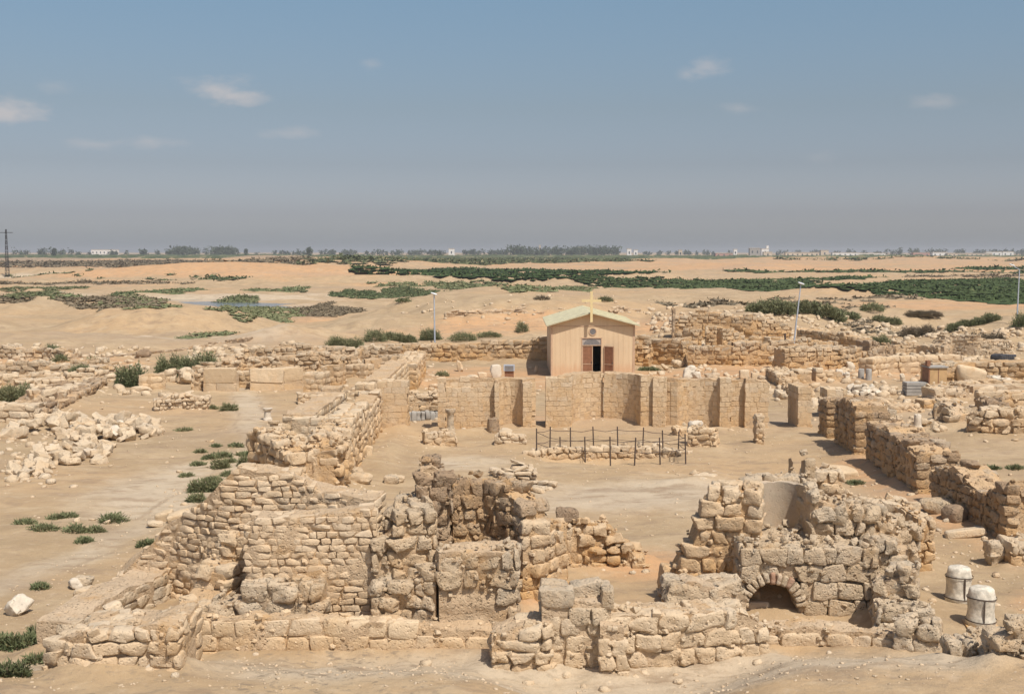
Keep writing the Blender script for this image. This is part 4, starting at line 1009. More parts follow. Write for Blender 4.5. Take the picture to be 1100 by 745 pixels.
wall('broad low ochre wall reaching the right edge of the ruins', [(1000, 412, 392), (1060, 411, 390), (1130, 410, 389)], 1.5, 'far', ragged=.1, cap=True, name='ochre_wall', **FK)
wall('rubble retaining wall of small stones under the brown bush, far right', [(1014, 383, 372), (1022, 383, 361), (1050, 383, 362), (1088, 384, 366)], 1.3, 'far', ch=.22, sl=.4, rough=.5, p=4, n=3, ragged=.15, gap=.04, tilt=.08, name='retaining_wall')
wall('line of mixed footings in the middle distance right of the cross wall', [[(850, 415, 400), (872, 414, 398)], [(876, 412, 396), (905, 411, 398)]], 1.2, 'lime', ch=.34, sl=.7, rough=.3, p=6, n=4, ragged=.08, gap=.04, och=.5, name='footings')
wall('pale ridge of worn blocks in front of the plywood cabin', [(1003, 430, 416), (1020, 430, 412), (1042, 429, 414)], 1.4, 'lime', ch=.5, sl=1.2, rough=.3, p=4, n=5, ragged=.08, gap=.03, name='worn_block_ridge')
wall('upper row of big pale slabs at the right edge', [(1045, 424, 413), (1080, 424, 411), (1130, 424, 412)], 1.2, 'lime', ch=.45, sl=1.2, rough=.3, p=5, n=4, ragged=.1, gap=.05, name='slab_row')
wall('middle row of long blocks at the right edge under the slabs', [(1052, 440, 423), (1085, 441, 422), (1130, 441, 424)], 1.0, 'lime', ch=.45, sl=1.1, rough=.3, p=5, n=5, ragged=.05, gap=.05, och=.5, cap=True, name='long_block_row')
wall('thick low ruin with ragged left end at the right edge of the court', [(1036, 466, 448), (1060, 468, 441), (1090, 468, 443), (1130, 469, 444)], 1.6, 'lime', ch=.38, sl=.6, rough=.5, p=4, n=5, ragged=.2, gap=.05, och=.5, tilt=.08, jut=.12, cap=True, name='ragged_ruin')
wall('cluster of upended rocks beside the ragged ruin at right', [(1003, 456, 440), (1012, 456, 432), (1022, 457, 444)], 1.2, 'grey', ch=.4, sl=.5, rough=.6, p=4, n=5, ragged=.3, gap=.06, tilt=.2, jut=.2, miss=.12, name='rock_cluster')
wall('jagged dark boulder wall fragment at the right, before the long blocks', [(1048, 446, 428), (1060, 446, 430), (1072, 446, 437)], 1.0, 'dark', ch=.6, sl=.8, rough=.55, p=3.5, n=7, ragged=.1, gap=.02, tilt=.15, name='jagged_fragment')
wall('ochre footing line under the plywood cabin', [(992, 440, 429), (1010, 440, 428), (1035, 440, 430)], 1.0, 'lime', ch=.3, sl=.6, rough=.3, p=6, n=4, ragged=.08, och=1., name='footing_line')
wall('grey edge of rubble behind the domed shaded wall', [(948, 452, 436), (960, 456, 440), (968, 462, 450)], .9, 'grey', ch=.4, sl=.55, rough=.6, p=4, n=6, ragged=.2, tilt=.15, gap=.05, name='rubble_edge')
wall('ruined wall stump at the right edge beside the near shaded wall', [(1070, 560, 536), (1090, 560, 530), (1130, 560, 532)], 1.5, 'lime', ch=.35, sl=.5, rough=.4, p=5, n=6, ragged=.15, och=.5, gap=.04, name='wall_stump')
wall('low ochre block pile at the right edge, right of the wrapped drums', [(1084, 612, 590), (1110, 612, 580), (1140, 612, 580)], 1.2, 'lime', ch=.35, sl=.45, rough=.5, p=4, n=6, ragged=.15, och=.6, gap=.05, tilt=.1, name='block_pile')

build_ground()

# ================================================================== chapel
def chapel():
    Y0 = 83.6
    xl, xr = xx(Y0, 592, 400), xx(Y0, 681.5, 400)
    z0 = float(th(xx(Y0, 636, 400), Y0)) - .02
    Wd = xr - xl; L = 10.0; he = hz(Y0, 349) ; zr = hz(Y0, 336.5)
    mid = xx(Y0, 634.5, 400)
    root = empty('chapel', (mid, Y0, z0)); tag(root, 'small cream boarded chapel with gabled roof and cross behind the apse wall', 'chapel')
    lx0, lx1 = xl - mid, xr - mid
    E = he - z0; Rg = zr - z0
    fx = lambda px: xx(Y0, px, 380) - mid
    fz = lambda py: hz(Y0, py) - z0
    dx0, dx1 = fx(624.5), fx(646.5); dh = fz(371.2); fh = fz(363.2)
    t = .12
    a = Acc()
    # front wall in pieces round the doorway
    a.box(lx0, dx0, 0, t, 0, E); a.box(dx1, lx1, 0, t, 0, E); a.box(dx0, dx1, 0, t, fh, E)
    # gable triangle (front and back)
    for y in (0, L - t):
        vs = [(lx0, y, E), (lx1, y, E), (0, y, Rg), (lx0, y + t, E), (lx1, y + t, E), (0, y + t, Rg)]
        a.add(vs, [(0, 1, 2), (5, 4, 3)]); a.add(vs, [(0, 2, 5, 3), (1, 4, 5, 2)])
    a.box(lx0, lx0 + t, t, L - t, 0, E); a.box(lx1 - t, lx1, t, L - t, 0, E); a.box(lx0, lx1, L - t, L, 0, E)
    a.build('wall', 'siding', root, smooth=False)
    fl = Acc(); fl.box(lx0 + t, lx1 - t, t, L - t, -.1, .05); fl.build('floor', 'black', root, smooth=False)  # floor coloured near black to stand for the shade inside the doorway
    tr = Acc()
    def strip(x0, x1, z0_, z1_, d=.03): tr.box(x0, x1, -d, .0, z0_, z1_)
    strip(lx0 - .02, lx0 + .1, 0, E); strip(lx1 - .12, lx1 + .02, 0, E); strip(lx0 + .1, lx1 - .12, E - .10, E - .04, .022)
    tr.build('corner_board', 'trim', root, smooth=False)
    bt = Acc(); x = lx0 + .32
    while x < lx1 - .25:
        segs = [(0.02, E - .11)]
        if dx0 - .05 < x < fx(659): segs = [(fh + .05, E - .11)] if x < dx1 + .05 else [(dh + .05, E - .11)]
        if abs(x - fx(636.5)) < .36: segs = []
        for (a_, b_) in segs: bt.box(x, x + .022, -.012, 0, a_, b_)
        x += .335
    bt.build('batten', 'siding', root, smooth=False)
    # roof: two slopes with thickness
    ov = .34; fo = .42; th_ = .07
    sl = (Rg - E) / (lx1 - 0); 
    for sgn, lx in ((-1, lx0), (1, lx1)):
        r = Acc(); ex = lx + sgn * ov; ez = E - abs(ov) * (Rg - E) / abs(lx) + .02
        y0, y1 = -fo, L + .3
        vs = [(0, y0, Rg + .02), (ex, y0, ez), (ex, y1, ez), (0, y1, Rg + .02)]
        vs = vs + [(x_, y_, z_ + th_) for x_, y_, z_ in vs]
        fs = [(0, 1, 2, 3), (4, 7, 6, 5), (0, 4, 5, 1), (1, 5, 6, 2), (2, 6, 7, 3), (3, 7, 4, 0)]
        if sgn > 0: fs = [f[::-1] for f in fs]
        r.add(vs, fs)
        for k in range(14):
            yy = y0 + .05 + k * (y1 - y0 - .1) / 13
            v2 = [(0, yy - .02, Rg + .02 + th_), (ex, yy - .02, ez + th_), (ex, yy + .02, ez + th_), (0, yy + .02, Rg + .02 + th_)]
            v2 = v2 + [(x_, y_, z_ + .02) for x_, y_, z_ in v2]
            r.add(v2, fs)
        r.build('roof_slope', 'roof', root, smooth=False)
    # cross in front of the gable
    c = Acc(); cz0 = fz(345.5); cz1 = fz(312.5); ca = fz(322.6); w = .085; yc = -fo - .12
    c.box(-w, w, yc - .05, yc + .05, cz0, cz1); c.box(-.67, -w, yc - .05, yc + .05, ca - w, ca + w); c.box(w, .67, yc - .05, yc + .05, ca - w, ca + w)
    cr = c.build('cross', 'cross', root, smooth=False)
    c2 = Acc(); c2.box(-.04, .04, yc + .05, -.0, cz0 + .28, cz0 + .36); c2.box(-.04, .04, yc + .05, -fo + .0, Rg - .12, Rg - .04); c2.build('bracket', 'trim', cr, smooth=False)
    # round window
    rw = Acc(); n = 24; cx = fx(636.6); cz = fz(356); r0 = .27; r1 = .21
    vs = []
    for y in (-.045, 0.0):
        for r_ in (r0, r1):
            for k in range(n): vs.append((cx + r_ * math.cos(2 * math.pi * k / n), y, cz + r_ * math.sin(2 * math.pi * k / n)))
    fs = [(k, (k + 1) % n, n + (k + 1) % n, n + k) for k in range(n)] + [(k, 2 * n + k, 2 * n + (k + 1) % n, (k + 1) % n) for k in range(n)] + [(n + k, n + (k + 1) % n, 3 * n + (k + 1) % n, 3 * n + k) for k in range(n)]
    rw.add(vs, fs)
    win = rw.build('round_window', 'trim', root, smooth=False)
    pn = Acc(); vs = [(cx, -.02, cz)] + [(cx + r1 * math.cos(2 * math.pi * k / n), -.02, cz + r1 * math.sin(2 * math.pi * k / n)) for k in range(n)]
    pn.add(vs, [(0, 1 + k, 1 + (k + 1) % n) for k in range(n)])
    pn.box(cx - .015, cx + .015, -.03, -.021, cz - r1, cz + r1); pn.box(cx - r1, cx - .0151, -.03, -.021, cz - .015, cz + .015); pn.box(cx + .0151, cx + r1, -.03, -.021, cz - .015, cz + .015)
    pn.build('pane', 'glassy', win, smooth=False)
    # fanlight over the door
    f = Acc(); fx0, fx1 = dx0, dx1
    f.box(fx0, fx1, .03, .06, dh + .05, fh)
    fan = f.build('fanlight', 'frost', root, smooth=False)
    g = Acc(); mx = (fx0 + fx1) / 2; rr = (fx1 - fx0) / 2 - .13; hh = fh - dh - .12
    vs = [(mx, .02, dh + .05)] + [(mx + rr * math.cos(math.pi * k / 16), .02, dh + .05 + hh * math.sin(math.pi * k / 16)) for k in range(17)]
    g.add(vs, [(0, 1 + k, 2 + k) for k in range(16)])
    g.build('arched_pane', 'glassy', fan, smooth=False)
    fr = Acc()
    fr.box(fx0, fx0 + .06, -.03, .0, 0, fh); fr.box(fx1 - .06, fx1, -.03, .0, 0, fh); fr.box(fx0 - .02, fx1 + .02, -.035, .0, fh, fh + .06); fr.box(fx0 + .06, fx1 - .06, -.025, .01, dh, dh + .05)
    fr.build('door_frame', 'trim', root, smooth=False)
    def leaf(x0, x1, y, name='door', parent=root, yaw=0, hinge=None):
        d = Acc(); d.box(x0, x1, y, y + .045, .02, dh - .01)
        o = d.build(name, 'browndoor', parent, smooth=False)
        s = Acc(); z_ = [.02, .06, dh * .42, dh * .42 + .05, dh - .06, dh - .01]
        s.box(x0, x0 + .05, y - .012, y - .001, .02, dh - .01); s.box(x1 - .05, x1, y - .012, y - .001, .02, dh - .01)
        for q in (0, 2, 4): s.box(x0 + .05, x1 - .05, y - .012, y - .001, z_[q], z_[q + 1])
        s.build('door_rail', 'trim', o, smooth=False)
        hd = Acc(); hd.box(x1 - .10, x1 - .07, y - .06, y - .014, 1.0, 1.12); hd.build('door_handle', 'darkmetal', o, smooth=False)
        return o
    leaf(dx0 + .065, fx(636.8), .02)
    d2 = leaf(0, .80, -.02)
    d2.location = (fx(648.8) , -.06, 0); d2.rotation_euler = (0, 0, math.radians(-38))
    tag(d2, 'open door leaf folded back against the boards')
    st_ = Acc(); st_.box(dx0 - .1, dx1 + .9, -.5, -.04, -.12, .02); st_.build('step', 'greyblock', root, smooth=False)
chapel()

# ================================================================== light poles, thin posts, railing, pylon
def light_pole(px, pyb, pyt, head, lean, label, armdx):
    x, y, z = gp(px, pyb); zt = hz(y, pyt); h = zt - z
    root = empty('light_pole', (x, y, z)); tag(root, label, 'light pole', 'pale light poles around the ruins')
    lx = lean
    p = Acc(); p.tube((0, 0, -.3), (lx * .5, 0, h * .5), .075, .065, 10); p.tube((lx * .5, 0, h * .5), (lx, 0, h), .06, .045, 10)
    p.build('pole', 'galv', root)
    b = Acc(); b.box(-.16, .16, -.16, .16, -.1, .12); b.build('base_plate', 'greyblock', root, smooth=False)
    if armdx:
        a = Acc(); a.tube((lx, 0, h - .05), (lx + armdx, -.1, h + .35), .035, .03, 8); a.build('arm', 'galv', root)
    hd = Acc(); hx = lx + armdx; hzv = h + (.38 if armdx else .05)
    T, Fq = template(5)
    v = T / (np.sum(np.abs(T) ** 3, 1) ** (1 / 3))[:, None] * np.array([.26, .12, .07]); v[:, 2] += -v[:, 0] * .3 * (1 if armdx <= 0 else -1)
    hd.add(v + np.array([hx, -.1, hzv]), Fq); ho = hd.build('lamp_head', 'lampglass', root)
    c = Acc(); c.tube((hx, -.1, hzv + .08), (hx, -.1, hzv + .15), .07, .04, 8); c.build('lamp_cap', 'darkmetal', ho)
light_pole(467.3, 384, 316, 1, -.05, 'light pole standing left of the chapel before the court wall', 0)
light_pole(850.5, 387, 305, 1, .62, 'slightly leaning light pole right of the chapel among far court walls', 0)
light_pole(1092, 351, 289, 1, .1, 'light pole with angled arm and lamp at the right edge', -.75)

def post(px, pyb, pyt, r, label, lean=0, mat='rust'):
    x, y, z = gp(px, pyb); h = hz(y, pyt) - z
    a = Acc(); a.tube((x, y, z - .3), (x + lean, y, z + h), r, r * .9, 8)
    a.tube((x, y, z - .1), (x, y, z + .06), r * 2.4, r * 2.0, 8)
    tag(a.build('iron_post', mat, loc=(x, y, z)), label, 'post')
post(463.6, 385, 366, .09, 'short dark iron post right beside the left light pole')
post(843, 389, 358, .08, 'thin dark iron post left of the leaning light pole')

def railing():
    root = empty('pit_railing', (4.1, 51.3, 0)); tag(root, 'rusty iron railing with uneven posts around the sunken pit', 'railing')
    back = [(576.5, 491, 461), (590.5, 488, 459), (613, 486, 460), (638, 485, 459), (664, 485, 459), (690, 486, 460), (712.5, 487, 463), (728.5, 490, 464)]
    front = [(737, 498, 467), (709.5, 499, 471), (681.5, 502, 471), (656, 500, 470), (629, 498, 470), (602, 494, 470)]
    nodes = []
    for (px, b, t) in back + front:
        x, y, z = gp(px, b); y = min(max(y, 48.9), 53.9); x = xx(y, px, 480)
        z = float(th(x, y)); top = min(hz(y, t), z + 1.35)
        lean = random.uniform(-.05, .05)
        a = Acc(); a.tube((x - 4.1, y - 51.3, z - .25), (x - 4.1 + lean, y - 51.3, top), .032, .028, 7)
        a.tube((x - 4.1 + lean, y - 51.3, top), (x - 4.1 + lean, y - 51.3, top + .05), .036, .02, 7)
        a.build('post', 'rust', root)
        nodes.append((x - 4.1 + lean * .8, y - 51.3, z, top))
    for lev in (.9, .5):
        n = len(nodes)
        for k in range(n):
            p, q = nodes[k], nodes[(k + 1) % n]
            a = Acc(); sag = -random.uniform(.02, .08)
            A = Vector((p[0], p[1], p[2] + (p[3] - p[2]) * lev)); B = Vector((q[0], q[1], q[2] + (q[3] - q[2]) * lev)); Mx = (A + B) / 2 + Vector((0, 0, sag))
            a.tube(A, Mx, .013, .013, 6); a.tube(Mx, B, .013, .013, 6)
            a.build('rail', 'rust', root)
railing()

def pylon():
    x, y, z = gp(8, 298); h = 15.5
    root = empty('lattice_mast', (x, y, z)); tag(root, 'thin lattice power mast far off at the left edge', 'mast')
    a = Acc(); w0, w1 = .55, .15
    cs = [(-1, -1), (1, -1), (1, 1), (-1, 1)]
    for c in cs: a.tube((c[0] * w0, c[1] * w0, -.5), (c[0] * w1, c[1] * w1, h), .07, .05, 5)
    for k in range(9):
        f0, f1 = k / 9, (k + 1) / 9
        r0, r1 = w0 + (w1 - w0) * f0, w0 + (w1 - w0) * f1
        for i in range(4):
            c, d = cs[i], cs[(i + 1) % 4]
            a.tube((c[0] * r0, c[1] * r0, h * f0), (d[0] * r1, d[1] * r1, h * f1), .03, .03, 4)
            a.tube((d[0] * r0, d[1] * r0, h * f0), (c[0] * r1, c[1] * r1, h * f1), .03, .03, 4)
    a.build('lattice', 'darkmetal', root)
    b = Acc(); b.tube((-2.2, 0, h * .93), (2.2, 0, h * .93), .1, .1, 5); b.build('crossarm', 'darkmetal', root)
pylon()

# ================================================================== wrapped drums, cabin, crate, floodlight, pipe, columns
def drum(px, pyb, yaw, label):
    x, y, z = gp(px, pyb)
    root = empty('wrapped_column_drum', (x, y, z), yaw); tag(root, label, 'column drum', 'canvas wrapped column drums')
    prof = [(.0, .0), (.30, .0), (.33, .03), (.335, .09), (.33, .14), (.312, .20), (.30, .34), (.302, .50), (.315, .60), (.318, .66), (.30, .72), (.288, .78), (.275, .85), (.23, .89), (.0, .9)]
    n = 40; V = []
    for i, (r, h) in enumerate(prof):
        for k in range(n):
            t = 2 * math.pi * k / n
            q = np.array([[math.cos(t) * 2 + px, math.sin(t) * 2, h * 3]])
            f = 1 + .05 * float(vnoise(q, 3)[0]) + .04 * float(vnoise(q * 3, 4)[0]) if r else 1
            V.append((r * f * math.cos(t), r * f * math.sin(t), h + .012 * float(vnoise(q * 1.7, 8)[0])))
    F = [(i * n + k, i * n + (k + 1) % n, (i + 1) * n + (k + 1) % n, (i + 1) * n + k) for i in range(len(prof) - 1) for k in range(n)]
    a = Acc(); a.add(V, F); a.build('canvas_wrap', 'cloth', root)
    for h, r in ((.13, .345), (.66, .33)):
        s = Acc(); V = []
        for dz in (-.014, .014):
            for k in range(n):
                t = 2 * math.pi * k / n; V.append(((r + .008) * math.cos(t), (r + .008) * math.sin(t), h + dz + .01 * math.sin(2 * t + h * 9)))
        s.add(V, [(k, (k + 1) % n, n + (k + 1) % n, n + k) for k in range(n)]); s.build('strap', 'strap', root)
    s = Acc(); s.box(-.012, .012, -.34, -.305, .14, .66); s.build('strap', 'strap', root, smooth=False)
    s = Acc(); s.box(-.36, .36, -.34, .34, -.06, .02); s.build('wooden_pallet', 'woodpanel', root, smooth=False)
drum(1029.5, 646, .1, 'canvas wrapped column drum with dark straps, rear one of the pair at right')
drum(1053.5, 671, -.15, 'canvas wrapped column drum with dark straps, front one of the pair at right')

def cabin():
    x, y, z = gp(1007.5, 424); h = hz(y, 395) - z; w = (xx(y, 1018, 410) - xx(y, 999, 410))
    root = empty('plywood_cabin', (x, y, z), math.radians(4)); tag(root, 'tall tan plywood booth standing among the right hand ruins', 'booth')
    a = Acc(); a.box(-w / 2, w / 2, 0, .9, -.1, h); a.build('panel_box', 'woodpanel', root, smooth=False)
    b = Acc(); b.box(-w / 2 - .08, -w / 2 - .002, -.03, .95, -.1, h + .12); b.box(-.02, .02, -.015, -.002, .02, h - .08); b.build('side_post', 'browndoor', root, smooth=False)
    c = Acc(); c.box(-w / 2 - .1, w / 2 + .06, -.08, 1., h + .002, h + .08); c.build('top_board', 'greyblock', root, smooth=False)
    d = Acc(); d.box(-w / 2 - .1, -w / 2 + .12, .2, .5, h + .12, h + .42); d.build('chimney_box', 'browndoor', root, smooth=False)
    x, y, z = gp(985, 425)
    g = Acc()
    for k in range(4): g.box(x - .62, x + .62, y, y + .9, z + .02 + k * .2, z + .02 + k * .2 + .17, rnd=k / 4)
    tag(g.build('slab_stack', 'greyblock', smooth=False, loc=(x, y, z)), 'stack of grey concrete slabs left of the plywood booth', 'slab stack')
cabin()

def floodlight():
    x, y, z = gp(547, 411)
    root = empty('floodlight', (x, y - 1.2, z)); tag(root, 'small floodlight box on the ground behind the bay wall, left of the chapel', 'floodlight')
    z2 = hz(y, 406) - z; a = Acc(); a.box(-.3, .3, -.02, .25, .0, .9); a.build('stand', 'browndoor', root, smooth=False)
    b = Acc(); b.box(-.36, .36, -.12, .12, .92, 1.32); hd = b.build('housing', 'galv', root, smooth=False)
    c = Acc(); c.box(-.28, .28, -.14, -.122, .99, 1.25); c.build('glass', 'glassy', hd, smooth=False)
floodlight()

def beam(p, q, w, h, mat, name, label, cat):
    x0, y0, z0 = gp(*p); x1, y1, z1 = gp(*q)
    L = math.hypot(x1 - x0, y1 - y0); ya = math.atan2(y1 - y0, x1 - x0)
    a = Acc(); T, Fq = template(6)
    n = 7
    for k in range(n):
        v = T / (np.sum(np.abs(T) ** 9, 1) ** (1 / 9))[:, None] * np.array([L / n / 2 * .98, w / 2, h / 2])
        v += (vnoise(v * 3 + k * 9, 2) * .05)[:, None] * T
        v[:, 0] += (k + .5) * L / n
        xg, yg = v[:, 0] * math.cos(ya) - v[:, 1] * math.sin(ya), v[:, 0] * math.sin(ya) + v[:, 1] * math.cos(ya)
        a.add(np.stack([x0 + xg, y0 + yg, z0 + (z1 - z0) * (k + .5) / n + v[:, 2] + h / 2], -1), Fq, 0, k / n)
    return tag(a.build(name, mat, loc=(x0, y0, z0)), label, cat)
beam((1014, 377), (1060, 384), .9, .5, 'darkmetal', 'dark_pipe', 'long black pipe lying beneath the retaining wall at far right', 'pipe')
beam((1070, 387), (1086, 387), .9, .5, 'darkmetal', 'black_sheet', 'crumpled black plastic sheet on the ruins near the right edge', 'sheet')
beam((436, 452), (471, 451), .6, .5, 'greyblock', 'fallen_column', 'fallen grey column shaft lying in the left gap of the cross wall', 'column')
beam((438, 436), (468, 434), .5, .4, 'greyblock', 'fallen_column', 'fallen grey column shaft lying higher up behind the left gap', 'column')

def column(px, pyb, pyt, r, mat, label, cap=True, name='column_stub', base=True):
    x, y, z = gp(px, pyb); h = hz(y, pyt) - z
    n = 20; prof = []
    if base: prof += [(0, -.1), (r * 1.35, -.1), (r * 1.35, h * .12), (r * 1.05, h * .18)]
    else: prof += [(0, -.1), (r, -.1)]
    prof += [(r, h * .3), (r * .95, h * .6), (r * .93, h * (.78 if cap else .97))]
    if cap: prof += [(r * 1.35, h * .86), (r * 1.4, h * .99), (0, h)]
    else: prof += [(r * .8, h), (0, h)]
    V = []
    for (rr, zz) in prof:
        for k in range(n):
            t = 2 * math.pi * k / n; q = np.array([[math.cos(t) * 2 + px, math.sin(t) * 2, zz * 3]])
            f = 1 + .07 * float(vnoise(q, 3)[0])
            V.append((x + rr * f * math.cos(t), y + rr * f * math.sin(t), z + zz + .03 * float(vnoise(q * 2, 5)[0])))
    F = [(i * n + k, i * n + (k + 1) % n, (i + 1) * n + (k + 1) % n, (i + 1) * n + k) for i in range(len(prof) - 1) for k in range(n)]
    a = Acc(); a.add(V, F, 0, random.random()); tag(a.build(name, mat, loc=(x, y, z), angle=50), label, 'column')
column(287.5, 451, 438, .18, 'white', 'small white column with flat capital standing on open sand at left')
column(294.5, 466, 452, .2, 'lime', 'short worn column stub by the left long wall, below the white one')
column(484, 464, 439, .17, 'grey', 'slim worn column with base before the recessed panel of the bay wall')
column(530, 463, 449, .3, 'dark', 'fat stained column stump at the foot of the shallow curved bay', cap=False, base=False, name='column_stump')
column(985.5, 460, 445, .18, 'white', 'small pale column stub on open sand at right', cap=False)
column(925, 406, 396, .2, 'greyblock', 'upright pinkish grey column stump, left of two in the right ruins', cap=False, base=False, name='column_stump')
column(933, 408, 396, .2, 'greyblock', 'upright grey column stump, right of two in the right ruins', cap=False, base=False, name='column_stump')
column(1032, 410, 402, .24, 'greyblock', 'squat grey column stump right of the plywood booth', cap=False, base=False, name='column_stump')

# ================================================================== boulders, loose stones
def boulder(px, pyb, w, d, h, yaw, mat, label, name='boulder', p=3.5, rough=.3, tilt=.08, n=8, lift=0):
    if pyb < 412: w, d, h, lift = w * .66, d * .66, h * .66, lift * .7
    x, y, z = gp(px, pyb); y += d / 2
    a = Acc(); stones(a, [(x, y, z + h / 2 - .05 * h + lift)], [(w / 2, d / 2, h / 2)], yaw, p, rough, n, 0, None, 0, tilt, 2.2 / max(.3, w))
    tag(a.build(name, mat, loc=(x, y, z), angle=38), label, 'stone')
B = boulder
B(16, 661, .55, .4, .42, .5, 'white', 'bright white block with a broken corner lying on sand at the left edge', p=6, rough=.45, tilt=.45)
B(300, 699, .42, .2, .25, .1, 'white', 'bright white chip of stone at the foot of the left plinth')
B(155, 722, .34, .3, .3, .1, 'white', 'small whitish stone set against the lower left platform')
B(747, 478, .6, .5, .55, .3, 'white', 'large white boulder on the ashlar stub right of the railing', rough=.4, lift=.55)
B(505, 385, .95, .7, 1.35, 0, 'white', 'tall rounded white stone behind the cross wall, near the light pole', rough=.4)
B(531, 387, 1.1, .8, 1.0, .2, 'white', 'squat white stone right of the tall rounded one behind the cross wall', rough=.4)
B(494, 399, .6, .5, 1.3, .3, 'lime', 'leaning thin broken slab behind the bay wall', tilt=.3)
B(533, 406, 1.15, .5, 1.45, 0, 'white', 'broad upright white slab just behind the bay wall', p=4, rough=.25)
B(518, 406, .9, .6, .6, 0, 'ashlar', 'squared low stone just left of the broad white slab', p=7, rough=.15)
B(507, 408, 1.3, .6, .5, 0, 'lime', 'flattish block at the left behind the bay wall')
B(576, 401, .3, .3, .9, .2, 'lime', 'thin broken stone fragment left of the chapel shadow', tilt=.3)
B(761, 391, 1.2, .9, 1.15, 0, 'white', 'big pitted white boulder right of the chapel by the court wall', rough=.5)
B(801, 391, .8, .6, .8, 0, 'white', 'small white cone-shaped stone near the court wall', p=2.6)
B(730, 396, 1.6, .9, .9, .4, 'lime', 'broken reclining stone with pale top near the chapel, right', rough=.5)
B(714, 398, .4, .4, .9, .3, 'lime', 'small leaning fragment right of the chapel', tilt=.35)
B(741, 407, 1.2, .7, 1.4, 0, 'white', 'seated-looking pale broken sculpture block above the recessed wall', rough=.5)
B(749, 408, .8, .7, .8, 0, 'white', 'low pale lump leaning on the seated-looking block', rough=.45)
B(766, 407, 1.5, .8, .6, -.2, 'grey', 'tilted grey slab above the recessed wall', p=5, tilt=.2)
B(800, 407, .95, .8, .95, 0, 'ashlar', 'neat pale cube behind the recessed wall', p=9, rough=.06, tilt=.02)
B(812, 408, .8, .8, .7, 0, 'ashlar', 'smaller pale cube to the right of the neat one', p=8, rough=.1)
B(820, 409, 1.0, .6, .5, .2, 'grey', 'grey flat stone beside the smaller pale cube')
B(830, 395, .8, .7, .7, 0, 'grey', 'round grey-white stone on the farthest dark wall stub', lift=.6)
B(862, 397, .7, .5, .5, 0, 'white', 'small white stone behind the right footings')
B(914, 399, .9, .7, 1.1, 0, 'white', 'rounded white boulder with smooth top among the right ruins', rough=.25)
B(902, 405, .8, .6, .8, .3, 'white', 'white lump left of the rounded boulder in the right ruins', rough=.4)
B(910, 407, .6, .5, .7, .3, 'white', 'whitish lump below the rounded boulder in the right ruins', rough=.4)
B(970, 410, .45, .4, .9, 0, 'white', 'small bright white marker stone left of the slab stack', tilt=.1, p=2.8)
B(850, 396, .9, .7, .8, .0, 'lime', 'square pale block at the second light pole base', p=7, rough=.12)
B(1045, 412, 1.9, 1., 1.1, .1, 'ashlar', 'large squared pale block right of the squat column stump', p=7, rough=.15)
B(1034, 552, .6, .5, .4, .2, 'grey', 'flat grey stone at the foot of the near shaded wall, middle of three')
B(1011, 553, 1.1, .8, .5, -.2, 'grey', 'broad grey stone at the foot of the near shaded wall, left of three')
B(1031, 562, .9, .7, .55, .4, 'dark', 'brown rounded stone at the foot of the near shaded wall, nearest of three', rough=.2)
B(1022, 548, .45, .35, .3, 0, 'white', 'small white square stone between grey stones by the near shaded wall', p=7, rough=.1)
B(1040, 578, 1.2, .5, .25, -.1, 'ashlar', 'long flat block lying on sand between the shaded wall and the drums', p=8, rough=.12)
B(1071, 609, .5, .5, .75, .2, 'grey', 'upright weathered stone beside the ochre pile at the right edge', rough=.5)
B(382, 517, .5, .4, .5, .3, 'grey', 'rounded grey stone on sand inside the court, left', rough=.25)
B(388, 521, .8, .6, .45, -.4, 'lime', 'tilted oblong stone beside the rounded grey stone in the court')
B(420, 520, .55, .45, .3, .1, 'grey', 'square grey stone on the court sand, left of a pair', p=6)
B(427, 519, .5, .4, .28, 0, 'lime', 'square pale stone on the court sand, right of a pair', p=6)
B(391, 494, .7, .4, .6, 0, 'ashlar', 'ochre block against the sunlit face of the left long wall', p=7, rough=.12)
B(314, 500, .8, .7, .8, .2, 'white', 'pale round boulder under the crumbling wall end', rough=.3, lift=.6)
B(318, 520, .9, .8, 1.0, 0, 'ashlar', 'big pale square block below the crumbling wall end', p=6, rough=.25)
B(609, 611, .62, .45, .38, .1, 'dark', 'single dark block sitting on the rough ochre rubble wall', p=5, rough=.3, lift=1.28)
B(88, 632, .45, .35, .3, .2, 'grey', 'flat pale rock on the sand left of the stepped wall', p=4)
B(80, 634, .35, .3, .28, .6, 'white', 'lighter rock touching the flat rock left of the stepped wall', p=4)
B(88, 642, .5, .4, .22, .1, 'lime', 'sandy rock just below the pair left of the stepped wall', p=5)
B(120, 692, .4, .35, .32, .6, 'ashlar', 'small tilted cube on top of the lower left platform', p=6, rough=.2, tilt=.3, lift=.6)
B(175, 560, .6, .4, .3, 0, 'ashlar', 'line end block on the sand behind the stepped wall', p=7, rough=.15)
B(190, 561, .7, .4, .3, .05, 'ashlar', 'second block of the short line behind the stepped wall', p=7, rough=.15)
B(165, 567, .5, .4, .2, .2, 'lime', 'flat stone left of the short block line behind the stepped wall')
B(198, 413, 1.2, 1.0, 1.1, .3, 'lime', 'pale upright broken stone right of the white ashlar stump', rough=.5)
B(150, 421, 1.3, .6, .35, 0, 'lime', 'flat fallen stone at the foot of the white ashlar stump')
B(153, 384, 1.8, .9, 1.0, 0, 'dark', 'dark squarish stone on the slope behind the big bushes', rough=.4)
B(868, 532, .9, .6, .5, .1, 'grey', 'flat-topped stone on the sand behind the niche')
B(906, 514, 1.3, .9, .35, .1, 'ashlar', 'broad flat pale slab on sand before the shaded wall', p=6, rough=.2)

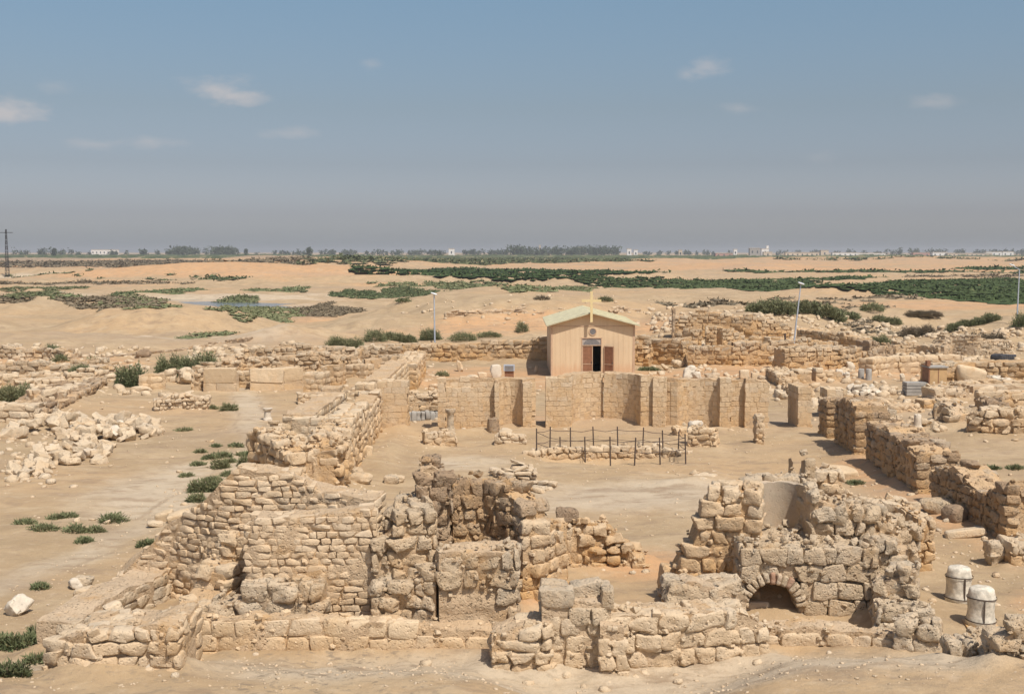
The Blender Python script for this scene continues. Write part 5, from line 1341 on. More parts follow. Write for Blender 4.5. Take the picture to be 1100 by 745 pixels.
# small stones of the heaps: a few shapes copied many times
protos = []
for k in range(10):
    a = Acc(); stones(a, [(0, 0, 0)], [(.5, random.uniform(.32, .45), random.uniform(.26, .4))], 0, random.uniform(6, 9), .42, 5, 0, random.random(), 0, .1, 2.0 + k * .1)
    protos.append(a)
_pm = {}
def stone_copy(mat, k, x, y, z, s, rot, label, group, name):
    if (mat, k) not in _pm:
        o = protos[k].build(name, mat, angle=35); _pm[(mat, k)] = o.data
    else:
        o = bpy.data.objects.new(name, _pm[(mat, k)]); COL.objects.link(o)
    o.location = (x, y, z); o.scale = (s, s * random.uniform(.8, 1.1), s * random.uniform(.7, 1.1)); o.rotation_euler = rot
    tag(o, label, 'stone', group)
def heap(n, cx, cy, rx, ry, h, smin, smax, mat, label, group, name='rubble_stone', white=.0):
    placed = []
    for i in range(n):
        t = random.random() * 6.283; r = math.sqrt(random.random())
        x, y = cx + math.cos(t) * r * rx, cy + math.sin(t) * r * ry
        s = random.uniform(smin, smax)
        f = max(0, 1 - (r ** 2)) * h
        z = float(th(x, y)) + f * random.uniform(.45, 1.0) + s * .12
        stone_copy('white' if random.random() < white else mat, random.randrange(10), x, y, z, s, (random.uniform(-.5, .5), random.uniform(-.5, .5), random.random() * 6.28), label, group, name)
def heapp(n, px, py, wpx, dpt, h, a, b, mat, label, group, name='rubble_stone', white=0.):
    x, y, z = gp(px, py); rx = wpx * y / FPX / 2
    heap(n, x, y + dpt, rx, dpt, h, a, b, mat, label, group, name, white)
heapp(130, 97, 477, 104, 3.2, .6, .28, .72, 'lime', 'pale broken block in the large stone heap at left', 'blocks of the large left heap', white=.06)
heapp(70, 28, 515, 90, 4.2, .18, .25, .7, 'lime', 'worn block in the sprawling heap at the left edge', 'blocks of the left edge heap', white=.08)
heapp(30, 20, 473, 80, 3, .5, .35, .8, 'lime', 'block tumbled below the squared end wall at far left', 'tumbled blocks at far left')
heapp(46, 933, 425, 36, 1.2, .5, .2, .5, 'white', 'white marble fragment gathered in the right ruins', 'gathered white fragments', 'marble_fragment', white=.5)
heapp(22, 1077, 413, 46, 1.6, .5, .25, .6, 'white', 'white fragment piled near the right edge', 'white fragments by the right edge', 'marble_fragment')
heapp(20, 304, 473, 34, 2.2, .25, .3, .7, 'lime', 'loose stone beside the left long wall', 'loose stones by the left long wall')
heapp(14, 1012, 464, 30, 2, .2, .25, .6, 'lime', 'loose block beside the ragged ruin', 'loose blocks by the ragged ruin')
heapp(14, 655, 606, 60, .7, .05, .15, .4, 'ashlar', 'pale fallen piece at the foot of the rough ochre rubble wall', 'fallen pieces by the ochre wall')
heapp(12, 860, 437, 24, 5, .2, .4, .9, 'lime', 'stone lying in the passage right of the cross wall', 'stones in the right passage')
heapp(16, 700, 492, 120, 1.2, .05, .12, .3, 'lime', 'small stone near the pit railing', 'small stones near the railing')
heapp(10, 1085, 695, 60, .5, .1, .2, .4, 'grey', 'small rock between the kerb stones at bottom right', 'small rocks at bottom right')
for (px, py, w) in [(200, 383, 140), (60, 383, 110), (330, 378, 130), (800, 372, 130), (900, 384, 110), (1000, 392, 90), (130, 398, 60), (790, 350, 90), (960, 362, 70), (1060, 352, 60)]:
    pass

# scattered small stones and grit too many to count: one object
def scatter():
    a = Acc(); C = []; H = []
    def sc(n, x0, x1, y0, y1, s0, s1, cond=None):
        for i in range(n):
            x, y = random.uniform(x0, x1), random.uniform(y0, y1)
            w = random.uniform(0, 1) ** 3 * (s1 - s0) + s0
            C.append((x, y)); H.append((w, w * random.uniform(.6, 1), w * random.uniform(.35, .7)))
    sc(3200, -12, 14, 21, 26.5, .008, .045); sc(1500, -13, -5, 27, 45, .01, .05); sc(1500, -6, 14, 33, 58, .01, .06); sc(300, -30, -9, 38, 70, .03, .16)
    sc(260, 8, 14, 29, 48, .02, .12); sc(350, 15, 34, 38, 82, .03, .2); sc(300, -10, 20, 60, 92, .03, .18); sc(200, 12, 15.5, 25, 36, .015, .07)
    # broken stone over the ruin fields around the chapel
    def pxs(n, x0, x1, y0, y1, s0, s1):
        gx = np.linspace(x0, x1, 7); gy = np.linspace(y0, y1, 5)
        g = np.array([[gp(a_, b_)[:2] for a_ in gx] for b_ in gy])
        for i in range(n):
            u, v = random.random() * 5.999, random.random() * 3.999; iu, iv = int(u), int(v); u -= iu; v -= iv
            x, y = (g[iv, iu] * (1 - u) + g[iv, iu + 1] * u) * (1 - v) + (g[iv + 1, iu] * (1 - u) + g[iv + 1, iu + 1] * u) * v
            w = random.uniform(0, 1) ** 2 * (s1 - s0) + s0
            C.append((x, y)); H.append((w, w * random.uniform(.6, 1), w * random.uniform(.4, .8)))
    pxs(420, 0, 160, 372, 425, .12, .42); pxs(420, 200, 450, 372, 398, .12, .42); pxs(700, 700, 960, 340, 378, .1, .4); pxs(700, 930, 1100, 352, 400, .1, .4); pxs(300, 690, 960, 376, 405, .08, .3)
    pxs(220, 870, 1100, 400, 450, .08, .35); pxs(120, 430, 720, 316, 350, .1, .3); pxs(120, 320, 400, 395, 445, .08, .3); pxs(160, 0, 60, 440, 520, .06, .25); pxs(80, 430, 470, 392, 455, .1, .35); pxs(90, 690, 860, 330, 345, .15, .4)
    wp = np.array(WALLPTS)
    for (wx, wy, nx, ny, tk) in wp[wp[:, 1] < 92]:
        for _ in range(2 if wy < 45 else 1):
            sd = -1 if random.random() < .7 else 1; d_ = abs(random.gauss(0, .32)) + .02
            off = -d_ if sd < 0 else tk + d_; w = random.uniform(.02, .05) if random.random() < .7 else random.uniform(.05, .15)
            C.append((wx + nx * off + random.uniform(-.12, .12), wy + ny * off + random.uniform(-.12, .12))); H.append((w, w * .8, w * random.uniform(.5, .8)))
    C_ = np.array(C); z = th(C_[:, 0], C_[:, 1]); H_ = np.array(H)
    C3 = np.column_stack([C_, z + H_[:, 2] * .3])
    stones(a, C3, H_, R.random(len(C3)) * 6.28, 4, .4, 2, 0, None, 0, .25, 4)
    tag(a.build('scattered_stones', 'lime'), 'scattered small stones and grit over the sand and ruins', 'stones', kind='stuff')
scatter()

# ================================================================== plants
def leaves(a, c, r, n, size, up=.35, shape=1., thin=.22, base=0.):
    """blades spread through a low dome; each blade a slim triangle pair"""
    u = R.random(n); t = R.random(n) * 6.283; ph = np.arccos(R.random(n) * (1 - base) + 0)
    rad = (.45 + .55 * R.random(n) ** .5)
    lump = 1 + .28 * vnoise(np.stack([np.cos(t) * np.sin(ph) * 2.2, np.sin(t) * np.sin(ph) * 2.2, np.cos(ph) * 2.2], -1) + float(c[0]), 4) + .12 * R.normal(0, 1, n)
    d = np.stack([np.cos(t) * np.sin(ph), np.sin(t) * np.sin(ph), np.cos(ph)], -1)
    p = d * (rad * lump)[:, None] * np.array([r[0], r[1], r[2]]) + np.array(c)
    q = d + R.normal(0, .45, (n, 3)); q[:, 2] += up; q /= np.linalg.norm(q, axis=1)[:, None]
    s = np.cross(q, R.normal(0, 1, (n, 3))); s /= np.linalg.norm(s, axis=1)[:, None]
    L = size * (.6 + .8 * R.random(n))
    v0 = p - q * L[:, None] * .3 - s * (L * thin)[:, None]; v1 = p - q * L[:, None] * .3 + s * (L * thin)[:, None]; v2 = p + q * L[:, None]
    V = np.stack([v0, v1, v2], 1).reshape(-1, 3); F = np.arange(3 * n).reshape(-1, 3)
    a.add(V, F, 0, np.repeat(np.clip(.5 * u + .5 * rad * (p[:, 2] - c[2] > r[2] * .3), 0, 1), 3))

def bush(px, pyb, w, h, label, mat='leaf', dens=1., size=.16, lobes=3, name='desert_bush', cat='bush', group=None):
    """w, h in photo pixels at its base"""
    x, y, z = gp(px, pyb); W_m = w * y / FPX / 2; Hm = h * y / FPX
    y += W_m * .4
    a = Acc()
    area = W_m * W_m + W_m * Hm
    size = size * .72
    tot = int(min(15000, max(500, dens * 2600 * area / (size / .12) ** 2 * .6)))
    for k in range(lobes):
        f = (k + .5) / lobes * 2 - 1
        lw = W_m / lobes * 1.5
        cx = x + f * (W_m - lw * .45) if lobes > 1 else x
        hh = Hm * random.uniform(.75, 1.)
        cc = (cx, y + random.uniform(-.2, .2) * W_m, float(th(cx, y)) - .03)
        leaves(a, cc, (lw, lw * .8, hh), tot // lobes, size)
    s = Acc()
    for k in range(5 * lobes):
        t = random.random() * 6.28; rr = random.uniform(.2, .7)
        s.tube((x + random.uniform(-.3, .3) * W_m, y, z - .1), (x + math.cos(t) * W_m * rr, y + math.sin(t) * W_m * .5 * rr, z + Hm * random.uniform(.4, .8)), .02 * (1 + size), .008, 4)
    if w > 18:
        root = empty(name, (x, y, z)); tag(root, label, cat, group)
        f_ = a.build('foliage', mat, loc=(x, y, z), smooth=False); attach(f_, root); f_.location = (0, 0, 0)
        s_ = s.build('stem', 'scrub', loc=(x, y, z)); s_.parent = root; s_.location = (0, 0, 0)
    else:
        tag(a.build(name, mat, loc=(x, y, z), smooth=False), label, cat, group)
bush(56, 386, 28, 14, 'round green bush on the slope at upper left', lobes=2)
bush(64, 389, 12, 8, 'tiny grey-green bush touching the round bush at upper left', lobes=1)
bush(97, 397, 24, 12, 'rear light green bush of the twin bushes, left', lobes=2)
bush(86, 404, 26, 13, 'front green bush of the twin bushes, left', lobes=2)
bush(139, 416, 36, 25, 'dense dark green bush left of the white ashlar stump', lobes=3, size=.18)
bush(198, 407, 70, 27, 'wide dense green bush behind the white ashlar stump', lobes=5, size=.18)
bush(10, 433, 44, 22, 'green bush at the far left edge beside pale masonry', lobes=3)
bush(-18, 434, 34, 24, 'green bush mostly cut off by the left edge', lobes=2)
bush(370, 375, 42, 12, 'long low green bush above the broken wall, left of the light pole', lobes=3)
bush(402, 367, 18, 15, 'upright small green bush above the long low one', lobes=1)
bush(428, 367, 40, 10, 'spreading green bush left of the light pole', lobes=3)
bush(462, 366, 24, 13, 'green bush right behind the left light pole', lobes=2)
bush(498, 366, 20, 9, 'small green bush along the court wall, right of light pole', lobes=1)
bush(526, 362, 18, 6, 'flat green bush along the court wall, nearer the chapel', lobes=1)
bush(561, 357, 10, 14, 'small dark green shrub left of the chapel roof', lobes=1)
bush(735, 360, 14, 4, 'low green plant on the upper terrace', lobes=1)
bush(741, 357, 16, 9, 'grey-green shrub on the middle terrace', lobes=1)
bush(860, 342, 110, 12, 'very wide low green thicket on sand right of centre', lobes=8, size=.3)
bush(838, 338, 34, 16, 'tallest bushy clump in the thicket right of centre', lobes=2, size=.3)
bush(905, 340, 40, 8, 'right tail of the green thicket', lobes=3, size=.3)
bush(938, 335, 18, 9, 'round green bush right of the thicket tail', lobes=1, size=.26)
bush(954, 349, 32, 8, 'flat bright green bush between the sand banks at right', lobes=3)
bush(938, 372, 42, 10, 'long light green bush above the stained block corner', lobes=3)
bush(988, 362, 38, 12, 'brown dry bush on the bank at right', 'scrub', lobes=3)
bush(1064, 372, 44, 13, 'brown-green bush over the retaining wall at far right', 'scrub', lobes=4)
bush(1050, 350, 60, 9, 'green bush strip left of the right light pole', lobes=4)
bush(1106, 352, 30, 14, 'green bush at the right edge behind the light pole', lobes=2)
bush(995, 343, 40, 6, 'dry low scrub in front of the orange sand at right', 'scrub', lobes=3)
bush(433, 325, 12, 5, 'small round bush on the far sand right of the left pole', lobes=1, size=.25)
bush(650, 324, 12, 5, 'small dark bush on the sand right of the cross', 'leafdark', lobes=1, size=.25)
bush(582, 322, 12, 5, 'small dark bush on the sand left of the cross', 'scrub', lobes=1, size=.25)
# near tufts
bush(120, 561, 22, 12, 'rightmost spiky tuft of the sand tufts left of the stepped wall', lobes=1, size=.12, name='desert_tuft', cat='tuft')
bush(80, 572, 18, 11, 'middle spiky tuft on sand left of the stepped wall', lobes=1, size=.12, name='desert_tuft', cat='tuft')
bush(101, 572, 15, 10, 'spiky tuft just right of the middle one on the left sand', lobes=1, size=.12, name='desert_tuft', cat='tuft')
bush(46, 570, 19, 8, 'leftmost spiky tuft on the sand at left', lobes=1, size=.12, name='desert_tuft', cat='tuft')
bush(25, 563, 24, 6, 'flat tuft near the left edge on sand', lobes=2, size=.12, name='desert_tuft', cat='tuft')
bush(65, 557, 30, 5, 'low wide tuft above the row of spiky tufts', lobes=2, size=.12, name='desert_tuft', cat='tuft')
bush(90, 582, 14, 7, 'lowest tiny tuft of the row on the left sand', lobes=1, size=.12, name='desert_tuft', cat='tuft')
bush(157, 588, 24, 10, 'green tuft at the foot of the stepped wall', lobes=2, size=.12, name='desert_tuft', cat='tuft')
bush(42, 633, 14, 9, 'lonely tuft on sand right of the bright white block', lobes=1, size=.1, name='desert_tuft', cat='tuft')
bush(222, 529, 46, 16, 'long slanting green weed strip behind the stepped wall', lobes=4, size=.13, name='desert_weeds', cat='weeds')
bush(210, 540, 22, 12, 'lower end of the weed strip behind the stepped wall', lobes=2, size=.13, name='desert_weeds', cat='weeds')
bush(236, 504, 20, 12, 'green tuft left of the broad weeds by the long wall', lobes=2, size=.13, name='desert_tuft', cat='tuft')
bush(238, 491, 16, 8, 'small tuft above, left of the broad weeds', lobes=1, size=.13, name='desert_tuft', cat='tuft')
bush(270, 502, 34, 14, 'broad green weeds left of the crumbling wall', lobes=3, size=.13, name='desert_weeds', cat='weeds')
bush(298, 494, 24, 15, 'green weeds against the crumbling wall', lobes=2, size=.13, name='desert_weeds', cat='weeds')
bush(293, 520, 34, 15, 'green weeds below the crumbling wall', lobes=3, size=.13, name='desert_weeds', cat='weeds')
bush(253, 480, 12, 5, 'tiny plant on the sand above the broad weeds', lobes=1, size=.12, name='desert_tuft', cat='tuft')
bush(232, 480, 9, 4, 'tiniest plant beside the sand track, left', lobes=1, size=.12, name='desert_tuft', cat='tuft')
bush(197, 463, 14, 4, 'flat dark plant on the open sand track', lobes=1, size=.12, name='desert_tuft', cat='tuft')
bush(245, 441, 18, 8, 'green plant right of the round rubble wall', lobes=2, size=.14, name='desert_tuft', cat='tuft')
bush(228, 440, 8, 6, 'plant touching the right end of the round rubble wall', lobes=1, size=.14, name='desert_tuft', cat='tuft')
bush(205, 441, 9, 7, 'plant in front of the round rubble wall', lobes=1, size=.14, name='desert_tuft', cat='tuft')
bush(107, 485, 8, 5, 'small green tuft below the large left heap', lobes=1, size=.12, name='desert_tuft', cat='tuft')
bush(99, 489, 6, 4, 'smaller green tuft next to the one below the heap', lobes=1, size=.12, name='desert_tuft', cat='tuft')
bush(253, 652, 18, 16, 'bright green plant in the corner between spur wall and coursed wall', lobes=1, size=.1, name='green_plant', cat='plant')
bush(399, 634, 11, 26, 'bright green plant growing in the joint beside the block tower', lobes=1, size=.09, name='green_plant', cat='plant')
bush(14, 700, 50, 22, 'large grey-green bush in the lower left corner', lobes=3, size=.13)
bush(40, 690, 30, 24, 'light green bush behind the lower left corner bush', lobes=2, size=.13)
bush(8, 728, 44, 18, 'dark weed mat at the lower left edge', 'leafdark', lobes=3, size=.12, name='desert_weeds', cat='weeds')
bush(40, 714, 36, 14, 'low green mat touching the lower left platform', lobes=3, size=.12, name='desert_weeds', cat='weeds')
bush(118, 664, 16, 10, 'dry brown tuft inside the lower left platform', 'scrub', lobes=1, size=.1, name='desert_tuft', cat='tuft')
bush(920, 520, 14, 5, 'small yellow-green weed on sand before the shaded wall', lobes=1, size=.12, name='desert_tuft', cat='tuft')
bush(1066, 504, 14, 5, 'small green tuft on sand behind the near shaded wall, left', lobes=1, size=.12, name='desert_tuft', cat='tuft')
bush(1091, 504, 12, 5, 'small green tuft on sand behind the near shaded wall, right', lobes=1, size=.12, name='desert_tuft', cat='tuft')
bush(475, 404, 10, 6, 'small plant behind the left gap of the cross wall', lobes=1, size=.14, name='desert_tuft', cat='tuft')
bush(411, 393, 12, 5, 'grey plant growing on the masonry strip', lobes=1, size=.14, name='desert_tuft', cat='tuft')
bush(697, 398, 22, 4, 'thin green weeds at the right foot of the chapel', lobes=2, size=.14, name='desert_tuft', cat='tuft')
bush(548, 517, 12, 6, 'weed in the flat foundation stones of the court', lobes=1, size=.1, name='desert_tuft', cat='tuft')

for (px, py, w, h) in [(215, 486, 10, 4), (226, 493, 14, 5), (246, 497, 12, 6), (262, 490, 14, 6), (281, 488, 14, 7), (303, 485, 10, 6), (309, 504, 12, 9), (247, 511, 16, 6), (262, 514, 14, 6), (228, 516, 16, 5), (276, 512, 14, 7), (304, 515, 14, 9), (290, 478, 10, 4), (212, 500, 12, 4), (200, 512, 12, 4)]:
    bush(px, py, w, h, 'low green weed in the loose patch beside the left long wall', lobes=1, size=.13, name='desert_weed', cat='weed', group='weeds beside the left long wall')
# ---- wide scrub and crops, too many plants to count
def cover(poly, label, mat, h, cell, erode=.35, name='scrub', wob=14., dens=1., step=None, cat='scrub', seed=0, kindlabel=None):
    """leaf clumps over a traced stretch of ground, thinned at its edge"""
    if name == 'crop_field': wob *= .35
    Wp = []
    for (px, py) in poly:
        x, y, z = gp(px, py); Wp.append((x, y))
    Wp = np.array(Wp); x0, y0 = Wp.min(0); x1, y1 = Wp.max(0)
    nx = max(2, int((x1 - x0) / cell)); ny = max(2, int((y1 - y0) / (cell * 1.6)))
    gx, gy = np.meshgrid(np.linspace(x0, x1, nx), np.linspace(y0, y1, ny))
    gx = gx.ravel() + R.normal(0, cell * .4, gx.size); gy = gy.ravel() + R.normal(0, cell * .6, gy.size)
    ex = gx + wob * .35 * n2(gx, gy, wob, seed=seed + 7, octs=2); ey = gy + wob * .6 * n2(gx, gy, wob * 1.3, seed=seed + 8, octs=2)
    ins = np.zeros(gx.size, bool); j = len(Wp) - 1
    for i in range(len(Wp)):
        xi, yi = Wp[i]; xj, yj = Wp[j]
        c = ((yi > ey) != (yj > ey)) & (ex < (xj - xi) * (ey - yi) / (yj - yi + 1e-9) + xi); ins ^= c; j = i
    nz = n2(gx, gy, wob * .5, seed=seed + 1, octs=3)
    keep = ins & (nz > -1 + erode * 1.7)
    gx, gy, nz = gx[keep], gy[keep], nz[keep]; n = len(gx)
    if not n: return
    z = th(gx, gy)
    h = h * .48
    hh = h * (.6 + .5 * R.random(n)) * (1 + .35 * nz); rr = cell * (.75 + .5 * R.random(n))
    a = Acc(); rc = np.clip(.45 + .25 * nz + R.normal(0, .18 if name != 'crop_field' else .07, n), 0, .95)
    # a broken body to each clump, and loose leaf triangles over it
    k = 5; ang = R.random(n) * 6.283
    top = np.stack([gx + R.normal(0, .2, n) * rr, gy, z + hh * .7], -1)
    sy_ = 1.9 if name == 'crop_field' else 1.
    ring = [np.stack([gx + np.cos(ang + 6.283 * i / k) * rr * (.6 + .6 * R.random(n)), gy + np.sin(ang + 6.283 * i / k) * rr * sy_, z + hh * (.0 + .4 * R.random(n))], -1) for i in range(k)]
    V = np.stack([top] + ring, 1).reshape(-1, 3); m = 1 + k
    a.add(V, (np.array([(0, 1 + i, 1 + (i + 1) % k) for i in range(k)])[None] + (np.arange(n) * m)[:, None, None]).reshape(-1, 3), 0, np.repeat(rc, m))
    q = 3 if name == 'crop_field' else 9
    t = R.random((n, q)) * 6.283; f = R.random((n, q)) ** .5
    cen = np.stack([gx[:, None] + np.cos(t) * f * rr[:, None] * 1.1, gy[:, None] + np.sin(t) * f * rr[:, None] * 1.3, z[:, None] + hh[:, None] * (1 - f * .6) * R.uniform(.55, 1.15, (n, q))], -1)
    V = cen[:, :, None, :] + R.normal(0, 1, (n, q, 3, 3)) * (cell * .26 if q > 4 else cell * .3) * np.array([1, 1, .7])
    a.add(V.reshape(-1, 3), np.arange(n * q * 3).reshape(-1, 3), 0, np.repeat(np.clip(np.repeat(rc, q) + R.normal(0, .22, n * q), 0, 1), 3))
    tag(a.build(name, mat, smooth=False), label, cat, kind='stuff')
cover([(372, 290), (430, 289), (560, 289.3), (660, 290.5), (712, 293), (650, 296), (640, 299), (560, 299), (470, 298), (420, 295)], 'far strip of green crops starting at the middle left', 'crop', .9, 1.7, .02, 'crop_field', 18, cat='field')
cover([(600, 297), (700, 298), (760, 301), (860, 303), (900, 306), (990, 309), (1100, 312), (1100, 316), (1000, 313), (900, 312), (800, 312), (700, 309), (620, 303)], 'long middle band of dark green crops behind the chapel', 'crop', .9, 1.2, .02, 'crop_field', 10, cat='field', seed=3)
cover([(950, 303), (1000, 301), (1110, 301.5), (1120, 327), (1060, 326), (1000, 320), (930, 311), (890, 308)], 'large dark green crop field at the right edge', 'crop', .9, 1.1, .0, 'crop_field', 9, cat='field', seed=5)
cover([(765, 290.5), (900, 290.8), (1110, 291.2), (1110, 293.8), (900, 293.2), (800, 292.6)], 'thin far green line of crops at right', 'crop', 1.2, 2.2, .02, 'crop_field', 18, cat='field', seed=9)
cover([(1025, 288), (1110, 287.2), (1110, 289.8), (1040, 289.6)], 'thin green crop strip farther back at the right edge', 'crop', 1.2, 2.6, .05, 'crop_field', 18, cat='field', seed=11)
cover([(820, 300), (880, 298), (955, 297.5), (930, 299.3), (870, 301), (905, 304), (850, 303)], 'patchy narrow green tongues above the right crop field', 'crop', .7, 1.5, .3, 'crop_field', 10, cat='field', seed=12)
cover([(68, 319), (130, 315), (205, 309), (212, 312), (150, 318), (110, 320), (72, 321)], 'winding green reed strip left of the pond', 'leaf', .8, .8, .2, 'reeds', 8, cat='reeds', seed=13)
cover([(0, 311), (92, 308.5), (95, 310), (40, 312), (0, 313)], 'thin dark green line at the left edge beyond the mounds', 'leafdark', .8, .9, .25, 'reeds', 8, cat='reeds', seed=14)
cover([(18, 316), (60, 310), (66, 314), (40, 319), (12, 320)], 'green patch near the left edge beyond the mounds', 'leafdark', .9, .8, .3, 'scrub', 6, seed=15)
cover([(54, 325), (100, 321), (150, 320), (178, 325), (170, 329), (110, 329), (60, 328)], 'brown and green salt scrub bed before the pond', 'scrub', .9, .7, .05, 'scrub', 7, seed=16)
cover([(128, 324), (172, 322), (180, 327), (140, 329.5), (100, 328)], 'bright green reeds at the near edge of the pond', 'leaf', .9, .65, .2, 'reeds', 6, cat='reeds', seed=17)
cover([(125, 334), (160, 330), (200, 331), (196, 333), (150, 335)], 'green fringe along the mound top below the pond', 'leaf', .7, .5, .25, 'reeds', 5, cat='reeds', seed=18)
cover([(232, 326), (250, 321), (262, 318), (276, 319), (278, 325), (255, 326)], 'round dark scrub clumps right of the pond', 'leafdark', 1.6, .7, .15, 'scrub', 4, seed=19)
cover([(262, 312), (330, 309), (330, 312), (275, 313.5)], 'sparse green scrub right above the pale salt flat', 'leaf', .8, .9, .4, 'scrub', 5, seed=20)
cover([(235, 336), (262, 329), (300, 332), (330, 335), (280, 342), (262, 350), (250, 345)], 'mixed green scrub right of the flat-topped spoil mound', 'leaf', .7, .5, .35, 'scrub', 5, seed=21)
cover([(310, 333), (345, 326), (385, 332), (392, 335), (350, 340), (318, 339)], 'grey-brown dry scrub heap behind the small pointed mound', 'scrub', .8, .5, .1, 'scrub', 5, seed=22)
cover([(355, 320), (372, 312), (400, 314), (412, 319), (395, 322), (365, 322)], 'left dense green scrub clump left of the light pole head', 'leafdark', 1.3, .65, .12, 'scrub', 5, seed=23)
cover([(408, 320), (414, 311), (440, 310), (466, 311), (466, 317), (440, 319)], 'right dense green scrub clump by the light pole head', 'leafdark', 1.3, .65, .08, 'scrub', 5, seed=24)
cover([(395, 306), (455, 303.5), (540, 304), (560, 309), (520, 311), (470, 309), (400, 308)], 'scattered green scrub on the sand beyond the left light pole', 'leaf', .9, 1.0, .48, 'scrub', 6, seed=25)
cover([(545, 313), (600, 308), (632, 309), (640, 312), (590, 315), (548, 315)], 'broken green scrub line on the sand left of the cross', 'leaf', .8, .9, .4, 'scrub', 6, seed=26)
cover([(190, 361), (225, 358), (262, 352), (262, 357), (220, 362), (195, 364)], 'green scrub at the foot of the flat-topped spoil mound', 'leaf', .6, .45, .35, 'scrub', 4, seed=27)
cover([(905, 352), (918, 346), (945, 351), (985, 357), (965, 362), (915, 357)], 'thin scrub along the gully at right', 'scrub', .5, .5, .4, 'scrub', 4, seed=28)
cover([(0, 318), (40, 322), (0, 324)], 'dry scrub at the left edge on the flats', 'scrub', .6, .7, .4, 'scrub', 5, seed=29)
cover([(150, 299), (245, 297.5), (300, 299), (250, 300.4), (160, 300.6)], 'sparse dark shrubs on the far orange sand at left', 'leafdark', .9, 1.6, .62, 'scrub', 10, seed=30)
cover([(0, 296), (120, 296.5), (240, 296), (120, 298.2), (0, 298)], 'dotted shrubs along the far track at left', 'leafdark', 1.0, 1.6, .62, 'scrub', 10, seed=31)
cover([(700, 326), (760, 320), (900, 322), (1000, 316), (980, 323), (860, 330), (720, 330)], 'few dotted shrubs on the sand right of the cross', 'scrub', .5, 1.0, .72, 'scrub', 7, seed=32)

cover([(-20, 282), (120, 280.5), (260, 281), (330, 282), (250, 284.5), (100, 285.5), (-20, 286)], 'grey-brown salt scrub band on the far plain at left', 'scrub', 1.2, 3.6, .35, 'scrub', 30, seed=33)
cover([(330, 279), (450, 278), (640, 278.5), (690, 280), (560, 281.5), (420, 282.5), (340, 282)], 'grey-green scrub band on the far plain at centre', 'leafdark', 1.2, 3.8, .3, 'scrub', 30, seed=34)
cover([(830, 277.5), (960, 277), (1110, 277.5), (1110, 279), (950, 279.2), (850, 279)], 'thin scrub line on the far plain below the town at right', 'leafdark', 1.2, 3.8, .3, 'scrub', 30, seed=35)
cover([(0, 303.5), (90, 302), (220, 303), (215, 304.5), (80, 305), (0, 305.5)], 'thin broken scrub line on the sand at left before the orange dune', 'scrub', .8, 1.3, .35, 'scrub', 10, seed=36)
cover([(960, 296), (1110, 295.2), (1110, 296.2), (970, 297.2)], 'dotted shrubs on orange sand above the right crop field', 'scrub', .8, 1.5, .5, 'scrub', 10, seed=37)
# ================================================================== far green belt, tree lines, town
def far_green(x0, x1, y0, y1, label, seed):
    n = 6500; gx = R.uniform(x0, x1, n); gy = R.uniform(y0, y1, n)
    k = n2(gx, gy, 160, 60, seed=seed, octs=2) > -.2; gx, gy = gx[k], gy[k]; n = len(gx); z = th(gx, gy)
    r = R.uniform(4, 11, n); h = R.uniform(1.2, 3.2, n)
    V = np.stack([np.stack([gx - r, gy, z - .5], -1), np.stack([gx + r, gy, z - .5], -1), np.stack([gx + r * .5, gy + 1, z + h], -1), np.stack([gx - r * .6, gy + 1, z + h * .8], -1), np.stack([gx, gy + 8, z + h], -1)], 1).reshape(-1, 3)
    off = (np.arange(n) * 5)[:, None]
    a = Acc(); a.add(V, np.array([0, 1, 2, 3])[None] + off, 0, np.repeat(R.random(n), 5)); a.add(V, np.array([3, 2, 4])[None] + off, 0, np.repeat(R.random(n), 5))
    tag(a.build('farmland', 'leafdark', smooth=False), label, 'farmland', kind='stuff')
far_green(-1300, -250, 1500, 2300, 'low green farmland belt below the horizon at left', 41)
far_green(-420, 900, 1350, 2000, 'low green farmland belt below the horizon at centre', 42)

def crown(a, cx, cy, z, r, h, n, size, trunk=True):
    t = R.random(n) * 6.283; ph = np.arccos(2 * R.random(n) - 1); rad = R.random(n) ** .4
    d = np.stack([np.cos(t) * np.sin(ph), np.sin(t) * np.sin(ph), np.cos(ph)], -1)
    lump = 1 + .3 * vnoise(d * 2 + cx, 3)
    p = d * (rad * lump)[:, None] * np.array([r, r, h / 2]) + np.array([cx, cy, z + h * .56])
    q = R.normal(0, 1, (n, 3, 3)) * size
    V = (p[:, None, :] + q).reshape(-1, 3)
    a.add(V, np.arange(3 * n).reshape(-1, 3), 0, np.repeat(R.random(n), 3))
def treeline(spec, label, seed=0, size=1.6, name='distant_trees', nleaf=60):
    a = Acc()
    for (px0, px1, D, h0, h1, dens) in spec:
        x0, x1 = xx(D, px0, 270), xx(D, px1, 270); n = int((x1 - x0) / 9 * dens)
        for i in range(max(1, n)):
            x = random.uniform(x0, x1); y = D + random.uniform(-60, 60); h = random.uniform(h0, h1)
            crown(a, x, y, float(th(x, y)) - 1, h * random.uniform(.34, .55), h, nleaf, size)
    tag(a.build(name, 'fartree', smooth=False), label, 'trees', kind='stuff')
treeline([(-60, 24, 2100, 12, 17, 1.2), (24, 36, 2100, 9, 12, 1), (42, 70, 2150, 12, 16, 1.6), (76, 120, 2200, 8, 13, .8), (120, 190, 2250, 9, 14, .8)], 'loose trees along the horizon at far left')
treeline([(192, 254, 2200, 15, 19, 3.8)], 'dense dark wood on the horizon at left')
treeline([(262, 330, 2500, 8, 12, .7), (340, 470, 2600, 9, 14, 1.2), (486, 545, 2500, 11, 15, 1.6)], 'thin tree belt along the horizon left of centre')
treeline([(548, 578, 2200, 16, 21, 4.5), (574, 625, 2200, 13, 18, 3.6), (610, 664, 2200, 15, 20, 3.6)], 'dense dark wood on the horizon above the chapel')
